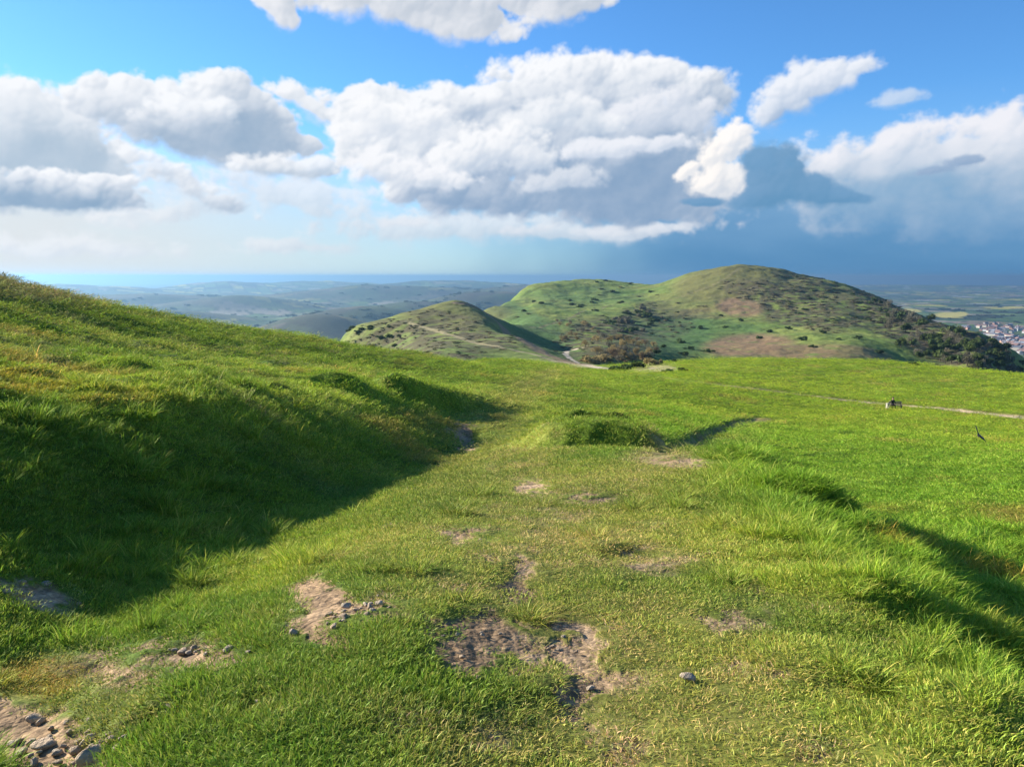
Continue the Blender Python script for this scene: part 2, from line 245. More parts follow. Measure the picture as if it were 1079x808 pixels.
def land(X, Y, fine=True):
    X = np.asarray(X, float); Y = np.asarray(Y, float)
    r = np.maximum(np.hypot(X, Y), .4); a = np.arctan2(X, Y); l = np.log(r)
    A0 = math.radians(44)
    w = _grid(np.clip(a, -A0, A0), l)
    s = sstep(A0, math.pi, np.abs(a)); back = .5 * (_grid(0 * a - A0, l) + _grid(0 * a + A0, l))
    z = (w * (1 - s) + back * s) * (r + 10)
    # gullies, hummocks on the hills
    m = sstep(140, 420, r) * (1 - sstep(2600, 5000, r))
    z = z + m * ((5.0 * fbm(X / 150, Y / 150, 4, 50) + 4.5 * (np.abs(noise(X / 75, Y / 75, 55)) - .25) + 1.6 * fbm(X / 24, Y / 24, 3, 57)) * sstep(200, 1200, r) + .5 * fbm(X / 9, Y / 9, 2, 58))
    # the low country
    k = sstep(2300, 3600, r)
    zf = -302 + 16 * fbm(X / 2600, Y / 2600, 4, 60) * sstep(2600, 5000, r) * (1 - .75 * sstep(.1, .45, a))
    for (px, py, rr, wd, dp, sh) in RIDGES:
        aa, t = azel(px, py); h = rr * float(t) + 302 + rr * rr / 1.5e7
        q = ((a - float(aa)) / (wd / F)) ** 2 + ((r - rr) / (rr * dp)) ** 2
        zf = np.maximum(zf, -302 + h * np.exp(-q * .9) * (1 + .16 * fbm(X / 700, Y / 700, 4, 66)))
    z = z * (1 - k) + zf * k - r * r / 1.5e7
    if not fine: return z
    near = 1 - sstep(60, 300, r)
    onpath = 1 - sstep(.9, 2.1, np.abs(X - .25)) * 1.0
    rough = np.where(r < 30, 1 - .6 * onpath, 1)
    z = z + near * rough * (.055 * fbm(X / 1.5, Y / 1.5, 3, 70) + .030 * sstep(14, 5, r) * fbm(X / .35, Y / .35, 3, 75))
    # tussocks and terracettes on the slopes
    mid = sstep(7, 22, r) * (1 - sstep(220, 420, r))
    left = sstep(-.02, -.14, a) * sstep(10, 26, r)
    z = z + mid * (.13 + .04 * left) * (np.abs(noise(X / 2.3, Y / 1.7, 80)) - .25) * 1.6 + mid * .22 * fbm(X / 7, Y / 5, 3, 84) * (.5 + .3 * left)
    z = z + left * .30 * (np.abs(noise((X - .5 * Y) / 3.6, (Y + .5 * X) / 1.6 * .5, 88)) - .25) * (1 - sstep(110, 200, r))
    rl = sstep(1.9, 3.4, X - .12 * Y) * sstep(8.5, 5., X - .2 * Y) * (1 - sstep(16, 28, r))                    # long tufty grass on the lip
    z = z + rl * (.22 * (np.abs(noise(X / .9, Y / .9, 90)) - .2) + .13 * noise(X / 2.2, Y / 2.2, 91))
    lb = sstep(-2.6, -3.6, X) * (1 - sstep(14, 26, r))
    z = z + lb * (.20 * (np.abs(noise(X / .9, Y / 1.3, 92)) - .25) + .12 * fbm(X / 2.2, Y / 3, 3, 93))
    for (x, y, rx, ry, an, h) in FEATURES:
        c, s_ = math.cos(an), math.sin(an); dx, dy = X - x, Y - y
        q = ((dx * c + dy * s_) / rx) ** 2 + ((-dx * s_ + dy * c) / ry) ** 2
        z = z + h * np.exp(-q * q * .8 - q * .4)
    for (pts, wd, h) in CUTS:
        d, al = seg(X, Y, pts)
        z = z + h * np.exp(-(d / wd) ** 2 * 1.2) * sstep(0, .12, al) * sstep(1, .88, al)
    for (pts, h, wd) in STEPS:                         # the turf steps up on the far side of the line
        bx, by = min(p[0] for p in pts) - 9, min(p[1] for p in pts) - 9; ex, ey = max(p[0] for p in pts) + 9, max(p[1] for p in pts) + 9
        m = (X > bx) & (X < ex) & (Y > by) & (Y < ey)
        if not np.any(m): continue
        x, y = X[m], Y[m]; best = np.full(x.shape, 1e9); al = np.zeros(x.shape); sd = np.zeros(x.shape); n = len(pts) - 1
        for k in range(n):
            (x0, y0), (x1, y1) = pts[k], pts[k + 1]; dx, dy = x1 - x0, y1 - y0
            t = np.clip(((x - x0) * dx + (y - y0) * dy) / (dx * dx + dy * dy), 0, 1); d = np.hypot(x - x0 - t * dx, y - y0 - t * dy)
            c = d < best; best = np.where(c, d, best); al = np.where(c, (k + t) / n, al); sd = np.where(c, np.sign((x - x0) * dy - (y - y0) * dx), sd)
        e = sstep(0, .26, al) * sstep(1, .74, al); q = -sd * best + .55 * noise(x / 2.0, y / 2.0, 95) + .08 * noise(x / .6, y / .6, 96)
        z[m] += h * e * (sstep(-.1, .85, q) * np.exp(-np.maximum(0, q - .9) / wd) - .30 * np.exp(-(q + .7) ** 2 / .7))
    return z
FEATURES, CUTS, STEPS = [], [], []
def hit(px, py, rmin=1.5, rmax=30000):                 # where the sight line through a place meets the land
    x, y, z = ray(px, py); h = math.hypot(x, y); x, y, z = x / h, y / h, z / h
    rr = np.exp(np.linspace(math.log(rmin), math.log(rmax), 2600))
    g = land(x * rr, y * rr, False) - z * rr
    k = np.argmax(g > 0) if (g > 0).any() else len(rr) - 1
    if k > 0 and g[k] > 0: t = g[k - 1] / (g[k - 1] - g[k]); q = rr[k - 1] + t * (rr[k] - rr[k - 1])
    else: q = rr[k]
    return x * q, y * q
H2 = hit
def hit_fast(px, py):
    q = hit(px, py, 200, 3000); return q if math.hypot(*q) < 2900 else None
# worn hollows on the path, each with a little turf rim on its left
for (px, py, rx, ry, h) in [(497, 676, .28, .30, -.012), (596, 682, .26, .2, -.008), (345, 636, .34, .18, -.015), (600, 738, .12, .18, -.02), (655, 585, .25, .22, -.04), (545, 608, .16, .3, -.03),
                            (560, 517, .5, .5, -.03), (620, 527, .6, .4, -.03), (180, 747, .12, .1, -.05), (500, 565, .3, .2, -.04), (265, 740, .15, .12, -.03),
                            (640, 574, .16, .2, .03), (583, 722, .07, .14, .025), (880, 620, .35, .3, .07), (950, 640, .3, .25, .08), (870, 700, .3, .25, .05), (1040, 760, .3, .3, .07), (500, 640, .18, .1, .015)]:
    x, y = hit(px, py); FEATURES.append((x, y, rx, ry, 0.2, h))
def line(pts): return [hit(*p) for p in pts]
# the scoops beside the path in the middle distance, ruts and small path cuttings
for (px, py, rx, ry, an, h) in [(487, 468, .35, .8, -.2, .22), (810, 512, .5, .6, 0, .14), (840, 532, .5, .6, 0, .22), (790, 490, .5, .7, 0, .2), (885, 558, .45, .5, 0, .22), (925, 590, .4, .5, 0, .2), (965, 620, .4, .5, 0, .2), (1010, 665, .4, .5, 0, .18), (1060,710,.35,.4,0,.15), (790, 478, .5, .8, 0, .22)]:
    x, y = hit(px, py); FEATURES.append((x, y, rx, ry, an, h))
STEPS += [([(-.9, 21.5), (-.1, 20), (.8, 18.9), (1.8, 18.2), (2.8, 17.9), (4.0, 18.0), (5.6, 19.3)], .60, 11.), ([(.6, 28.2), (1.8, 27), (3.2, 26.6), (4.6, 27.2), (5.6, 28.4)], .62, 3.), ([(-6.5, 31), (-5., 30), (-3.4, 30.5), (-2., 32.5), (-.8, 36)], .5, 6.), ([(-2.2, 22.6), (-1.6, 22), (-1.0, 22.6)], .3, 1.)]
CUTS.append(([(-6.4, 25), (-5.2, 28.5), (-3.6, 33), (-1.9, 38)], 1.25, .35))
CUTS.append((line([(690, 486), (710, 470), (745, 455), (770, 446), (810, 441)]), .55, -.28))
CUTS.append((line([(735, 462), (760, 450), (775, 444), (800, 440)]), .4, -.22))
CUTS.append((line([(665, 395), (720, 401), (790, 409), (850, 416), (930, 425), (1000, 431), (1079, 440), (1180, 452)]), 1.6, -.14))
CUTS.append((line([(486, 474), (488, 462), (496, 452)]), .5, -.3))
PATH_R = CUTS[3][0]
# ---- what covers the ground: base colours and masks ----
PTS_A = {}
def ell(px, py, list_, wide=False):
    m = np.zeros(px.shape)
    for (x, y, rx, ry, an, g) in list_:
        c, s = math.cos(math.radians(an)), math.sin(math.radians(an)); dx, dy = px - x, py - y
        q = ((dx * c + dy * s) / rx) ** 2 + ((-dx * s + dy * c) / ry) ** 2
        m = np.maximum(m, g * (sstep(2.3, .0, q) if wide else sstep(1.5, .5, q)))
    return m
WORN = [hit(*q) for q in [(540, 600), (545, 545), (530, 500), (512, 462), (525, 430), (560, 402), (592, 388)]]
WORN2 = [hit(*q) for q in [(570, 560), (640, 510), (720, 482), (760, 455), (800, 441)]]
FIELDP = [hit(*q) for q in [(690, 398), (640, 392), (612, 386)]]
TRACK = [hit(*p) for p in [(640, 389), (622, 386), (608, 381.5), (600, 377), (596, 373), (599, 370), (607, 368), (618, 365)]]
SPINE = [hit(*p) for p in [(612, 384), (596, 380), (575, 373), (552, 358), (530, 344), (512, 330), (498, 322), (482, 319.5)]]
SPINE2 = [hit(*p) for p in [(600, 383), (570, 375), (530, 367), (490, 358), (455, 347), (432, 340)]]
RUT = CUTS[1][0]; RUT2 = CUTS[2][0]
HILLP = [hit(*p) for p in [(690, 334), (730, 335), (780, 337), (830, 339), (870, 340), (905, 336), (935, 333)]]
HILLP3 = [hit(*p) for p in [(560, 345), (585, 340), (610, 330), (640, 322), (680, 318), (720, 312), (760, 296), (780, 282)]]
HILLP2 = [hit(*p) for p in [(850, 327), (875, 333), (900, 340), (930, 352), (960, 368)]]
DIRT = [(500, 676, 46, 30, 0, 1), (597, 680, 38, 19, 0, .95), (340, 632, 26, 20, -20, .9), (382, 645, 44, 10, -6, .9), (330, 660, 30, 14, 0, .7), (45, 784, 62, 32, 25, .8), (100, 700, 60, 14, 0, .4), (200, 690, 55, 16, 0, .55), (130, 712, 50, 12, 0, .5),
        (607, 728, 20, 34, 0, .8), (640, 715, 60, 14, 0, .45), (545, 612, 26, 24, -30, .6), (500, 564, 30, 8, 0, .7), (560, 515, 18, 9, 0, .9), (620, 526, 30, 6, 0, .9), (490, 460, 9, 14, 0, .9), (770, 655, 40, 8, 0, .5), (690, 595, 40, 12, 0, .45), (750, 655, 30, 10, 0, .5),
        (715, 487, 30, 5, 0, .7), (30, 625, 50, 14, 10, .6), (575, 548, 60, 10, 0, .35), (740, 780, 60, 20, 0, .2), (640, 760, 40, 14, 0, .3)]
def cover(X, Y, Z):
    r = np.hypot(X, Y) + 1e-6; n = len(X)
    cz = Y * CP - Z * SP; front = cz > .2; cz = np.where(front, cz, 1e9)
    px = np.where(front, 539.5 + F * X / cz, -9999); py = np.where(front, 404 - F * (Y * SP + Z * CP) / cz, -9999)
    N1 = fbm(X / 3.1, Y / 3.1, 4, 100); N2 = fbm(X / .6, Y / .6, 4, 104); N3 = fbm(X / 14, Y / 14, 4, 108); N4 = fbm(X / 70, Y / 70, 5, 112)
    out = {}
    # near grass
    green = mixc((.088, .150, .014), (.145, .205, .017), sstep(-.5, .5, N1 + .6 * N3))
    trod = np.exp(-((X - .2) / 1.35) ** 2) * sstep(30, 14, r) * sstep(-.6, .2, N1 + .5 * N2) * .95 + .35 * sstep(-.1, .6, N2 + N1) * (r < 60)
    for _p, _w in ((WORN, 1.3), (WORN2, 1.1)):
        _d, _ = seg(X, Y, _p); trod = np.maximum(trod, (.75 + .5 * N1) * np.exp(-(_d / (_w + .012 * r)) ** 2) * (r < 200))
    trod = np.maximum(trod, .8 * ell(px, py, [(740, 480, 60, 14, -20, .8), (830, 425, 120, 6, 5, .3), (60, 740, 120, 50, 0, .8)]) * (r < 90))
    green = green * (1 + .28 * np.clip(N3 + .6 * N1, -1, 1))[:, None]
    green = mixc(green, (.200, .185, .045), np.clip(trod * .6, 0, .75))
    lush = sstep(1.1, 2.6, X - .1 * Y) * (r < 60)
    green = mixc(green, (.098, .190, .012), lush * .7)
    far = sstep(30, 90, r); rt = sstep(600, 760, px)
    green = mixc(green, mixc((.135, .205, .013), (.170, .235, .015), sstep(-.4, .5, N3)), np.clip(far * .8 * rt + sstep(90, 160, r) * .5, 0, 1))
    ylw = ell(px, py, [(22, 402, 50, 14, 5, .7), (130, 420, 60, 9, 0, .4), (960, 578, 50, 7, 14, .8), (1040, 606, 46, 8, 12, .9), (40, 715, 50, 22, 0, .7), (1060, 660, 40, 30, 0, .3)]) * sstep(-.5, .3, N2 + .4) * (r < 60)
    green = mixc(green, (.21, .145, .018), ylw * .75)
    green = mixc(green, (.19, .155, .03), .65 * sstep(.15, .5, fbm(X / 5, Y / 5, 4, 118)) * (r > 14))
    green = mixc(green, (.055, .12, .012), .55 * sstep(.2, .55, fbm(X / 3, Y / 3, 4, 119)))
    rough = sstep(-.25, -.5, np.arctan2(X, Y)) * sstep(14, 40, r) * sstep(-.1, .5, N3 + .5 * N1)
    green = mixc(green, (.10, .085, .04), .6 * sstep(.1, .5, fbm((X - .5 * Y) / 6, (Y + .5 * X) / 2.2, 4, 121)) * sstep(-.05, -.2, np.arctan2(X, Y)) * sstep(8, 16, r))
    green = mixc(green, (.12, .105, .045), rough * .55 + .6 * sstep(330, 308, py) * (px < 120) * (r < 90) * sstep(20, 40, r))
    # the hills
    hg = mixc((.120, .180, .034), (.190, .225, .048), sstep(-.5, .5, N4 + .4 * N3))
    hg = hg * (1 + .35 * np.clip(fbm(X / 20, Y / 20, 4, 126), -1, 1) + .2 * N1)[:, None]
    hg = mixc(hg, (.065, .135, .034), ell(px, py, [(700, 355, 60, 24, -10, .9), (560, 345, 60, 16, 30, .8), (620, 312, 60, 10, 0, .5), (750, 350, 60, 14, 0, .6)]))
    hg = mixc(hg, (.135, .130, .040), ell(px, py, [(765, 297, 60, 22, -10, .9), (720, 320, 50, 14, -10, .6), (850, 300, 50, 12, 20, .3), (480, 330, 60, 14, 0, .7)]))
    brk = ell(px, py, [(780, 324, 26, 10, 4, 1), (790, 364, 48, 12, -3, 1), (840, 371, 50, 8, 0, .9), (900, 372, 40, 8, 8, .7), (700, 392, 24, 5, 0, .6), (745, 330, 30, 6, 0, .4)]) * sstep(-.6, .1, fbm(X / 22, Y / 22, 4, 120) + .2)
    hg = mixc(hg, (.235, .135, .085), brk * .8)
    scr = np.maximum(ell(px, py, [(470, 352, 80, 12, 8, .9), (440, 362, 70, 12, 10, .9), (400, 358, 50, 12, -20, .8), (470, 336, 40, 8, 10, .7), (840, 322, 60, 20, 20, .9), (800, 308, 40, 12, 10, .8), (870, 310, 60, 14, 24, .8), (940, 335, 60, 22, 28, .95), (1000, 360, 70, 26, 28, 1),
                                 (860, 338, 60, 8, 4, .9), (690, 340, 40, 20, 0, .5), (640, 360, 50, 26, 0, .9)]), .25 * sstep(.1, .6, N4))
    scr = scr * sstep(-.35, .25, fbm(X / 16, Y / 16, 4, 124) + .15)
    hg = mixc(hg, (.085, .068, .040), np.clip(scr, 0, 1) * .95)
    k = sstep(215, 300, r)
    col = mixc(green, hg, k)
    # low country: fields, hedges, woods
    pl = sstep(2100, 2900, r) if n else k
    if np.any(pl > 0):
        big, ib = worley(X / 1900, Y / 1900, 130); an = (_RV[ib] * 3.0); c, s = np.cos(an), np.sin(an)
        fx = (X * c + Y * s) / 330 + .12 * noise(X / 300, Y / 300, 131); fy = (-X * s + Y * c) / 210
        row = np.floor(fy); fx = fx + _RV[_h(row.astype(int), row.astype(int) * 3 + 1)] * 2; colm = np.floor(fx)
        idf = _h(row.astype(int) + 7, colm.astype(int) + ib, 3); t = _RV[idf]
        pal = np.array([(.10, .17, .035), (.07, .13, .03), (.13, .19, .05), (.055, .10, .03), (.22, .17, .11), (.09, .15, .04), (.16, .17, .07), (.42, .38, .05), (.07, .12, .03), (.28, .24, .17)])
        fc = pal[np.minimum((t ** 1.15 * 10).astype(int), 9)]
        ex = np.minimum(fx - colm, colm + 1 - fx) * 330; ey = np.minimum(fy - row, row + 1 - fy) * 210
        hd = (1 - sstep(7, 20, np.minimum(ex, ey)))
        wood = sstep(.18, .34, fbm(X / 900, Y / 900, 5, 134) + .22 * sstep(300, -200, px) + .10 * sstep(.0, 30, Z + 290))
        hill = sstep(25, 70, Z + 302 + r * r / 1.5e7)
        fc = mixc(fc, (.030, .048, .018), np.clip(hd * .8 + wood, 0, 1))
        moor = mixc((.060, .052, .040), (.04, .062, .028), sstep(-.4, .3, fbm(X / 500, Y / 500, 5, 137)))
        fc = mixc(fc, moor, hill * .75 * sstep(14000, 9000, r) * (px < 620))
        rape = ell(px, py, [(1000, 332, 16, 3, 0, 1), (962, 327, 9, 1.6, 8, .9), (1012, 331, 8, 2.4, 0, 1), (1068, 324, 12, 1.2, 0, .9), (90, 318, 40, 2, 0, .0)])
        fc = mixc(fc, (.52, .45, .10), rape)
        town = ell(px, py, [(1060, 364, 60, 14, 6, .8)]); fc = mixc(fc, (.11, .12, .11), town * sstep(-.3, .2, fbm(X / 60, Y / 60, 3, 139)))
        fc = mixc(fc, (.45, .46, .48), .8 * sstep(.42, .5, noise(X / 420, Y / 260, 141)) * sstep(7000, 9500, r) * (px > 700) * sstep(.55, .7, t))
        col = mixc(col, fc, pl)
    # bare earth
    N5 = fbm(X / .16, Y / .16, 4, 156); N6 = fbm(X / .5, Y / .5, 3, 158)
    dirt = ell(px + (60 * N6 + 22 * N5) * np.clip(3 / r, 0, 1) ** .5, py + (26 * N5 + 20 * N6) * np.clip(3 / r, 0, 1) ** .7, DIRT, True) * (r < 34) * front
    dn = ell(px, py, [(a_, b_, c_ * 1.35, d_ * 1.35, e_, f_) for a_, b_, c_, d_, e_, f_ in DIRT]) * (r < 34) * front
    dirt = np.clip(sstep(.34, .66, dirt * 1.3 + .32 * N5 + .15 * N6), 0, 1) * (dirt > .12)
    dirt = np.maximum(dirt, .85 * sstep(.30, .55, .55 * N2 + .6 * fbm(X / .22, Y / .22, 3, 152) + .12 * N1) * sstep(.35, .8, trod) * (r < 22))
    d, _ = seg(X, Y, RUT); dirt = np.maximum(dirt, .55 * (1 - sstep(.2, .7, d)) * sstep(-.4, .2, N2 + .2))
    d, _ = seg(X, Y, RUT2); dirt = np.maximum(dirt, .7 * (1 - sstep(.1, .5, d)) * sstep(-.4, .2, N2 + .2))
    earth = mixc((.27, .180, .100), (.38, .265, .160), sstep(-.5, .6, N2 + N1))
    col = mixc(col, earth, dirt)
    d, al = seg(X, Y, PATH_R); wd = 2.5 + .5 * N3
    p_r = (1 - sstep(wd * .45, wd, d)) * sstep(.0, .30, al) * (.45 + .55 * sstep(.35, .55, al))
    col = mixc(col, (.15, .105, .03), (1 - sstep(2.0, 4.2, d)) * .5 * sstep(.05, .3, al))
    col = mixc(col, (.42, .33, .20), p_r)
    trk = np.zeros(X.shape)
    for pts, w, cc, am in ((HILLP3, 2.6, (.21, .18, .09), .7), (TRACK, 2.3, (.50, .42, .30), 1.), (SPINE, 7.0, (.25, .170, .100), .85), (SPINE2, 2.6, (.29, .25, .13), .9), (HILLP, 2.6, (.04, .06, .02), .9), (HILLP2, 3.5, (.05, .055, .025), .8)):
        d, al = seg(X, Y, pts); m = (1 - sstep(w * .5, w, d * (1 + .25 * N1))) * am
        col = mixc(col, cc, m); trk = np.maximum(trk, m * (cc[0] > .2))
    quarry = ell(px, py, [(697, 388, 15, 3.5, 0, 1), (680, 390, 16, 2.5, 0, .6), (612, 386, 16, 2.4, 0, .6)]) * sstep(120, 150, r) * (r < 700) * sstep(-.5, .1, N1 + N2 * .6 + .2)
    col = mixc(col, (.40, .34, .20), quarry)
    out.update(dn=dn, col=np.clip(col, 0, 1), dirt=np.maximum(dirt, np.maximum(p_r, quarry * .8)), path=np.maximum(p_r, trk * (r < 1400)), scrub=np.clip(scr, 0, 1) * k * (1 - pl) * (1 - trk) * (1 - brk * .6), px=px, py=py, r=r, lush=lush, yellow=ylw, trod=trod, grass=green)
    return out
import bpy
from mathutils import Vector, Matrix
R = math.radians
scn = bpy.context.scene; COL = scn.collection
rng = np.random.RandomState(11); random.seed(5)
SUN_AZ, SUN_EL = R(-61), R(19)
def tag(o, label=None, cat=None, group=None, kind=None):
    if label: o['label'] = label
    if cat: o['category'] = cat
    if group: o['group'] = group
    if kind: o['kind'] = kind
    return o
def mesh_np(name, V, Fq=None, Ft=None, smooth=True):
    me = bpy.data.meshes.new(name); V = np.asarray(V, np.float32)
    me.vertices.add(len(V)); me.vertices.foreach_set('co', V.ravel())
    li, ls = [], []; st = 0
    if Fq is not None and len(Fq): Fq = np.asarray(Fq, np.int32); li.append(Fq.ravel()); ls.append(np.arange(len(Fq)) * 4); st = len(Fq) * 4
    if Ft is not None and len(Ft): Ft = np.asarray(Ft, np.int32); li.append(Ft.ravel()); ls.append(st + np.arange(len(Ft)) * 3)
    if li:
        li = np.concatenate(li); ls = np.concatenate(ls)
        me.loops.add(len(li)); me.loops.foreach_set('vertex_index', li.astype(np.int32))
        me.polygons.add(len(ls)); me.polygons.foreach_set('loop_start', ls.astype(np.int32))
        me.polygons.foreach_set('use_smooth', np.full(len(ls), smooth))
        me.update(calc_edges=True)
    return me
def attr_c(me, name, C):
    C = np.asarray(C, np.float32); a = me.attributes.new(name, 'FLOAT_COLOR', 'POINT')
    a.data.foreach_set('color', np.c_[C, np.ones(len(C))].astype(np.float32).ravel())
def attr_f(me, name, v, t='FLOAT'):
    a = me.attributes.new(name, t, 'POINT'); v = np.asarray(v)
    a.data.foreach_set('vector' if t == 'FLOAT_VECTOR' else 'value', v.astype(np.int32 if t == 'INT' else np.float32).ravel())
def ob(name, me, mat=None, parent=None):
    if mat is not None: me.materials.append(mat)
    o = bpy.data.objects.new(name, me); COL.objects.link(o)
    if parent: o.parent = parent
    return o
def empty(name, loc, rz=0):
    o = bpy.data.objects.new(name, None); COL.objects.link(o); o.location = loc; o.rotation_euler.z = rz; o.empty_display_size = .2
    return o
def copy_tree(o, parent=None):
    c = o.copy(); COL.objects.link(c)
    if parent: c.parent = parent
    for ch in list(o.children): copy_tree(ch, c)
    return c
# ---------- materials ----------
def nmat(name):
    m = bpy.data.materials.new(name); m.use_nodes = True; nt = m.node_tree; nt.nodes.clear()
    out = nt.nodes.new('ShaderNodeOutputMaterial'); return m, nt, out
def N(nt, t, **k):
    n = nt.nodes.new(t)
    for a, b in k.items():
        if a.startswith('i_'): n.inputs[a[2:].replace('_', ' ')].default_value = b
        else: setattr(n, a, b)
    return n
def noise_n(nt, scale, detail=4, rough=.55, vec=None):
    n = N(nt, 'ShaderNodeTexNoise'); n.inputs['Scale'].default_value = scale; n.inputs['Detail'].default_value = detail; n.inputs['Roughness'].default_value = rough
    if vec is not None: nt.links.new(vec, n.inputs['Vector'])
    return n
def ramp(nt, fac, a, b, lo=0., hi=1.):
    m = N(nt, 'ShaderNodeMapRange'); nt.links.new(fac, m.inputs['Value'])
    m.inputs['From Min'].default_value = a; m.inputs['From Max'].default_value = b; m.inputs['To Min'].default_value = lo; m.inputs['To Max'].default_value = hi
    return m.outputs[0]
def math_n(nt, op, a, b=None):
    m = N(nt, 'ShaderNodeMath', operation=op)
    for i, v in enumerate((a, b)):
        if v is None: continue
        if isinstance(v, (int, float)): m.inputs[i].default_value = v
        else: nt.links.new(v, m.inputs[i])
    return m.outputs[0]
def mul_col(nt, col, fac):
    m = N(nt, 'ShaderNodeVectorMath', operation='SCALE'); nt.links.new(col, m.inputs[0]); nt.links.new(fac, m.inputs['Scale']); return m.outputs[0]
def ground_mat():
    m, nt, out = nmat('turf_and_earth'); L = nt.links.new
    at = N(nt, 'ShaderNodeAttribute', attribute_name='Col'); dt = N(nt, 'ShaderNodeAttribute', attribute_name='dirt')
    geo = N(nt, 'ShaderNodeNewGeometry'); P = geo.outputs['Position']
    n1 = noise_n(nt, 28, 5, .65, P); n2 = noise_n(nt, 3.2, 4, .6, P); n3 = noise_n(nt, .35, 5, .6, P); n4 = noise_n(nt, .05, 5, .65, P)
    f = math_n(nt, 'MULTIPLY', ramp(nt, n1.outputs['Fac'], .3, .7, .62, 1.34), ramp(nt, n2.outputs['Fac'], .3, .7, .72, 1.28))
    f = math_n(nt, 'MULTIPLY', f, ramp(nt, n3.outputs['Fac'], .3, .7, .76, 1.22)); f = math_n(nt, 'MULTIPLY', f, ramp(nt, n4.outputs['Fac'], .3, .7, .80, 1.2))
    c = mul_col(nt, at.outputs['Color'], f)
    v = N(nt, 'ShaderNodeTexVoronoi'); v.inputs['Scale'].default_value = 38; L(P, v.inputs['Vector'])
    peb = N(nt, 'ShaderNodeMixRGB', blend_type='MULTIPLY'); L(c, peb.inputs['Color1']); L(v.outputs['Color'], peb.inputs['Color2'])
    bw = N(nt, 'ShaderNodeRGBToBW'); L(v.outputs['Color'], bw.inputs[0])
    pc = mul_col(nt, c, ramp(nt, bw.outputs[0], .2, .8, .7, 1.35))
    mx = N(nt, 'ShaderNodeMixRGB'); L(dt.outputs['Fac'], mx.inputs['Fac']); L(c, mx.inputs['Color1']); L(pc, mx.inputs['Color2']); nt.nodes.remove(peb)
    b = N(nt, 'ShaderNodeBsdfPrincipled'); b.inputs['Roughness'].default_value = .95; b.inputs['Specular IOR Level'].default_value = .12
    L(mx.outputs[0], b.inputs['Base Color'])
    hgt = math_n(nt, 'ADD', math_n(nt, 'MULTIPLY', n1.outputs['Fac'], .012), math_n(nt, 'MULTIPLY', math_n(nt, 'SUBTRACT', 1., v.outputs['Distance']), math_n(nt, 'MULTIPLY', dt.outputs['Fac'], .008)))
    hgt = math_n(nt, 'ADD', hgt, math_n(nt, 'MULTIPLY', n2.outputs['Fac'], .06)); hgt = math_n(nt, 'ADD', hgt, math_n(nt, 'MULTIPLY', n3.outputs['Fac'], .45))
    hgt = math_n(nt, 'ADD', hgt, math_n(nt, 'MULTIPLY', n4.outputs['Fac'], 2.2))
    bp = N(nt, 'ShaderNodeBump'); bp.inputs['Strength'].default_value = .7; bp.inputs['Distance'].default_value = 1.; L(hgt, bp.inputs['Height']); L(bp.outputs[0], b.inputs['Normal'])
    L(b.outputs[0], out.inputs['Surface']); return m
def leaf_mat(name, attr, trans=.35, at='INSTANCER', var=None, base=(1, 1, 1)):
    m, nt, out = nmat(name); L = nt.links.new
    if attr: a = N(nt, 'ShaderNodeAttribute', attribute_name=attr, attribute_type=at); c = a.outputs['Color']
    else: a = N(nt, 'ShaderNodeRGB'); a.outputs[0].default_value = (*base, 1); c = a.outputs[0]
    if var:
        v = N(nt, 'ShaderNodeAttribute', attribute_name=var); mm = N(nt, 'ShaderNodeMixRGB', blend_type='MULTIPLY'); mm.inputs['Fac'].default_value = 1
        L(c, mm.inputs['Color1']); L(v.outputs['Color'], mm.inputs['Color2']); c = mm.outputs[0]
    if not attr:
        oi = N(nt, 'ShaderNodeObjectInfo'); c = mul_col(nt, c, ramp(nt, oi.outputs['Random'], 0, 1, .72, 1.3))
    d = N(nt, 'ShaderNodeBsdfDiffuse'); t = N(nt, 'ShaderNodeBsdfTranslucent'); mx = N(nt, 'ShaderNodeMixShader'); mx.inputs[0].default_value = trans
    L(c, d.inputs[0]); L(c, t.inputs[0]); L(d.outputs[0], mx.inputs[1]); L(t.outputs[0], mx.inputs[2])
    g = N(nt, 'ShaderNodeBsdfGlossy'); g.inputs['Roughness'].default_value = .5; g.inputs[0].default_value = (.8, .95, .5, 1)
    m2 = N(nt, 'ShaderNodeMixShader'); m2.inputs[0].default_value = .02 if attr == 'gcol' else .01; L(mx.outputs[0], m2.inputs[1]); L(g.outputs[0], m2.inputs[2])
    L(m2.outputs[0], out.inputs['Surface']); return m
def plain_mat(name, col, rough=.8, var=.25, scale=20, bump=.0, metallic=0.):
    m, nt, out = nmat(name); L = nt.links.new
    tc = N(nt, 'ShaderNodeTexCoord'); n = noise_n(nt, scale, 5, .6, tc.outputs['Object'])
    rgb = N(nt, 'ShaderNodeRGB'); rgb.outputs[0].default_value = (*col, 1); oi = N(nt, 'ShaderNodeObjectInfo')
    c = mul_col(nt, mul_col(nt, rgb.outputs[0], ramp(nt, n.outputs['Fac'], .3, .7, 1 - var, 1 + var)), ramp(nt, oi.outputs['Random'], 0, 1, .8, 1.2))
    b = N(nt, 'ShaderNodeBsdfPrincipled'); b.inputs['Roughness'].default_value = rough; b.inputs['Metallic'].default_value = metallic; b.inputs['Specular IOR Level'].default_value = .3
    L(c, b.inputs['Base Color'])
    if bump:
        bp = N(nt, 'ShaderNodeBump'); bp.inputs['Strength'].default_value = .8; bp.inputs['Distance'].default_value = bump; L(n.outputs['Fac'], bp.inputs['Height']); L(bp.outputs[0], b.inputs['Normal'])
    L(b.outputs[0], out.inputs['Surface']); return m
M_ground = ground_mat()
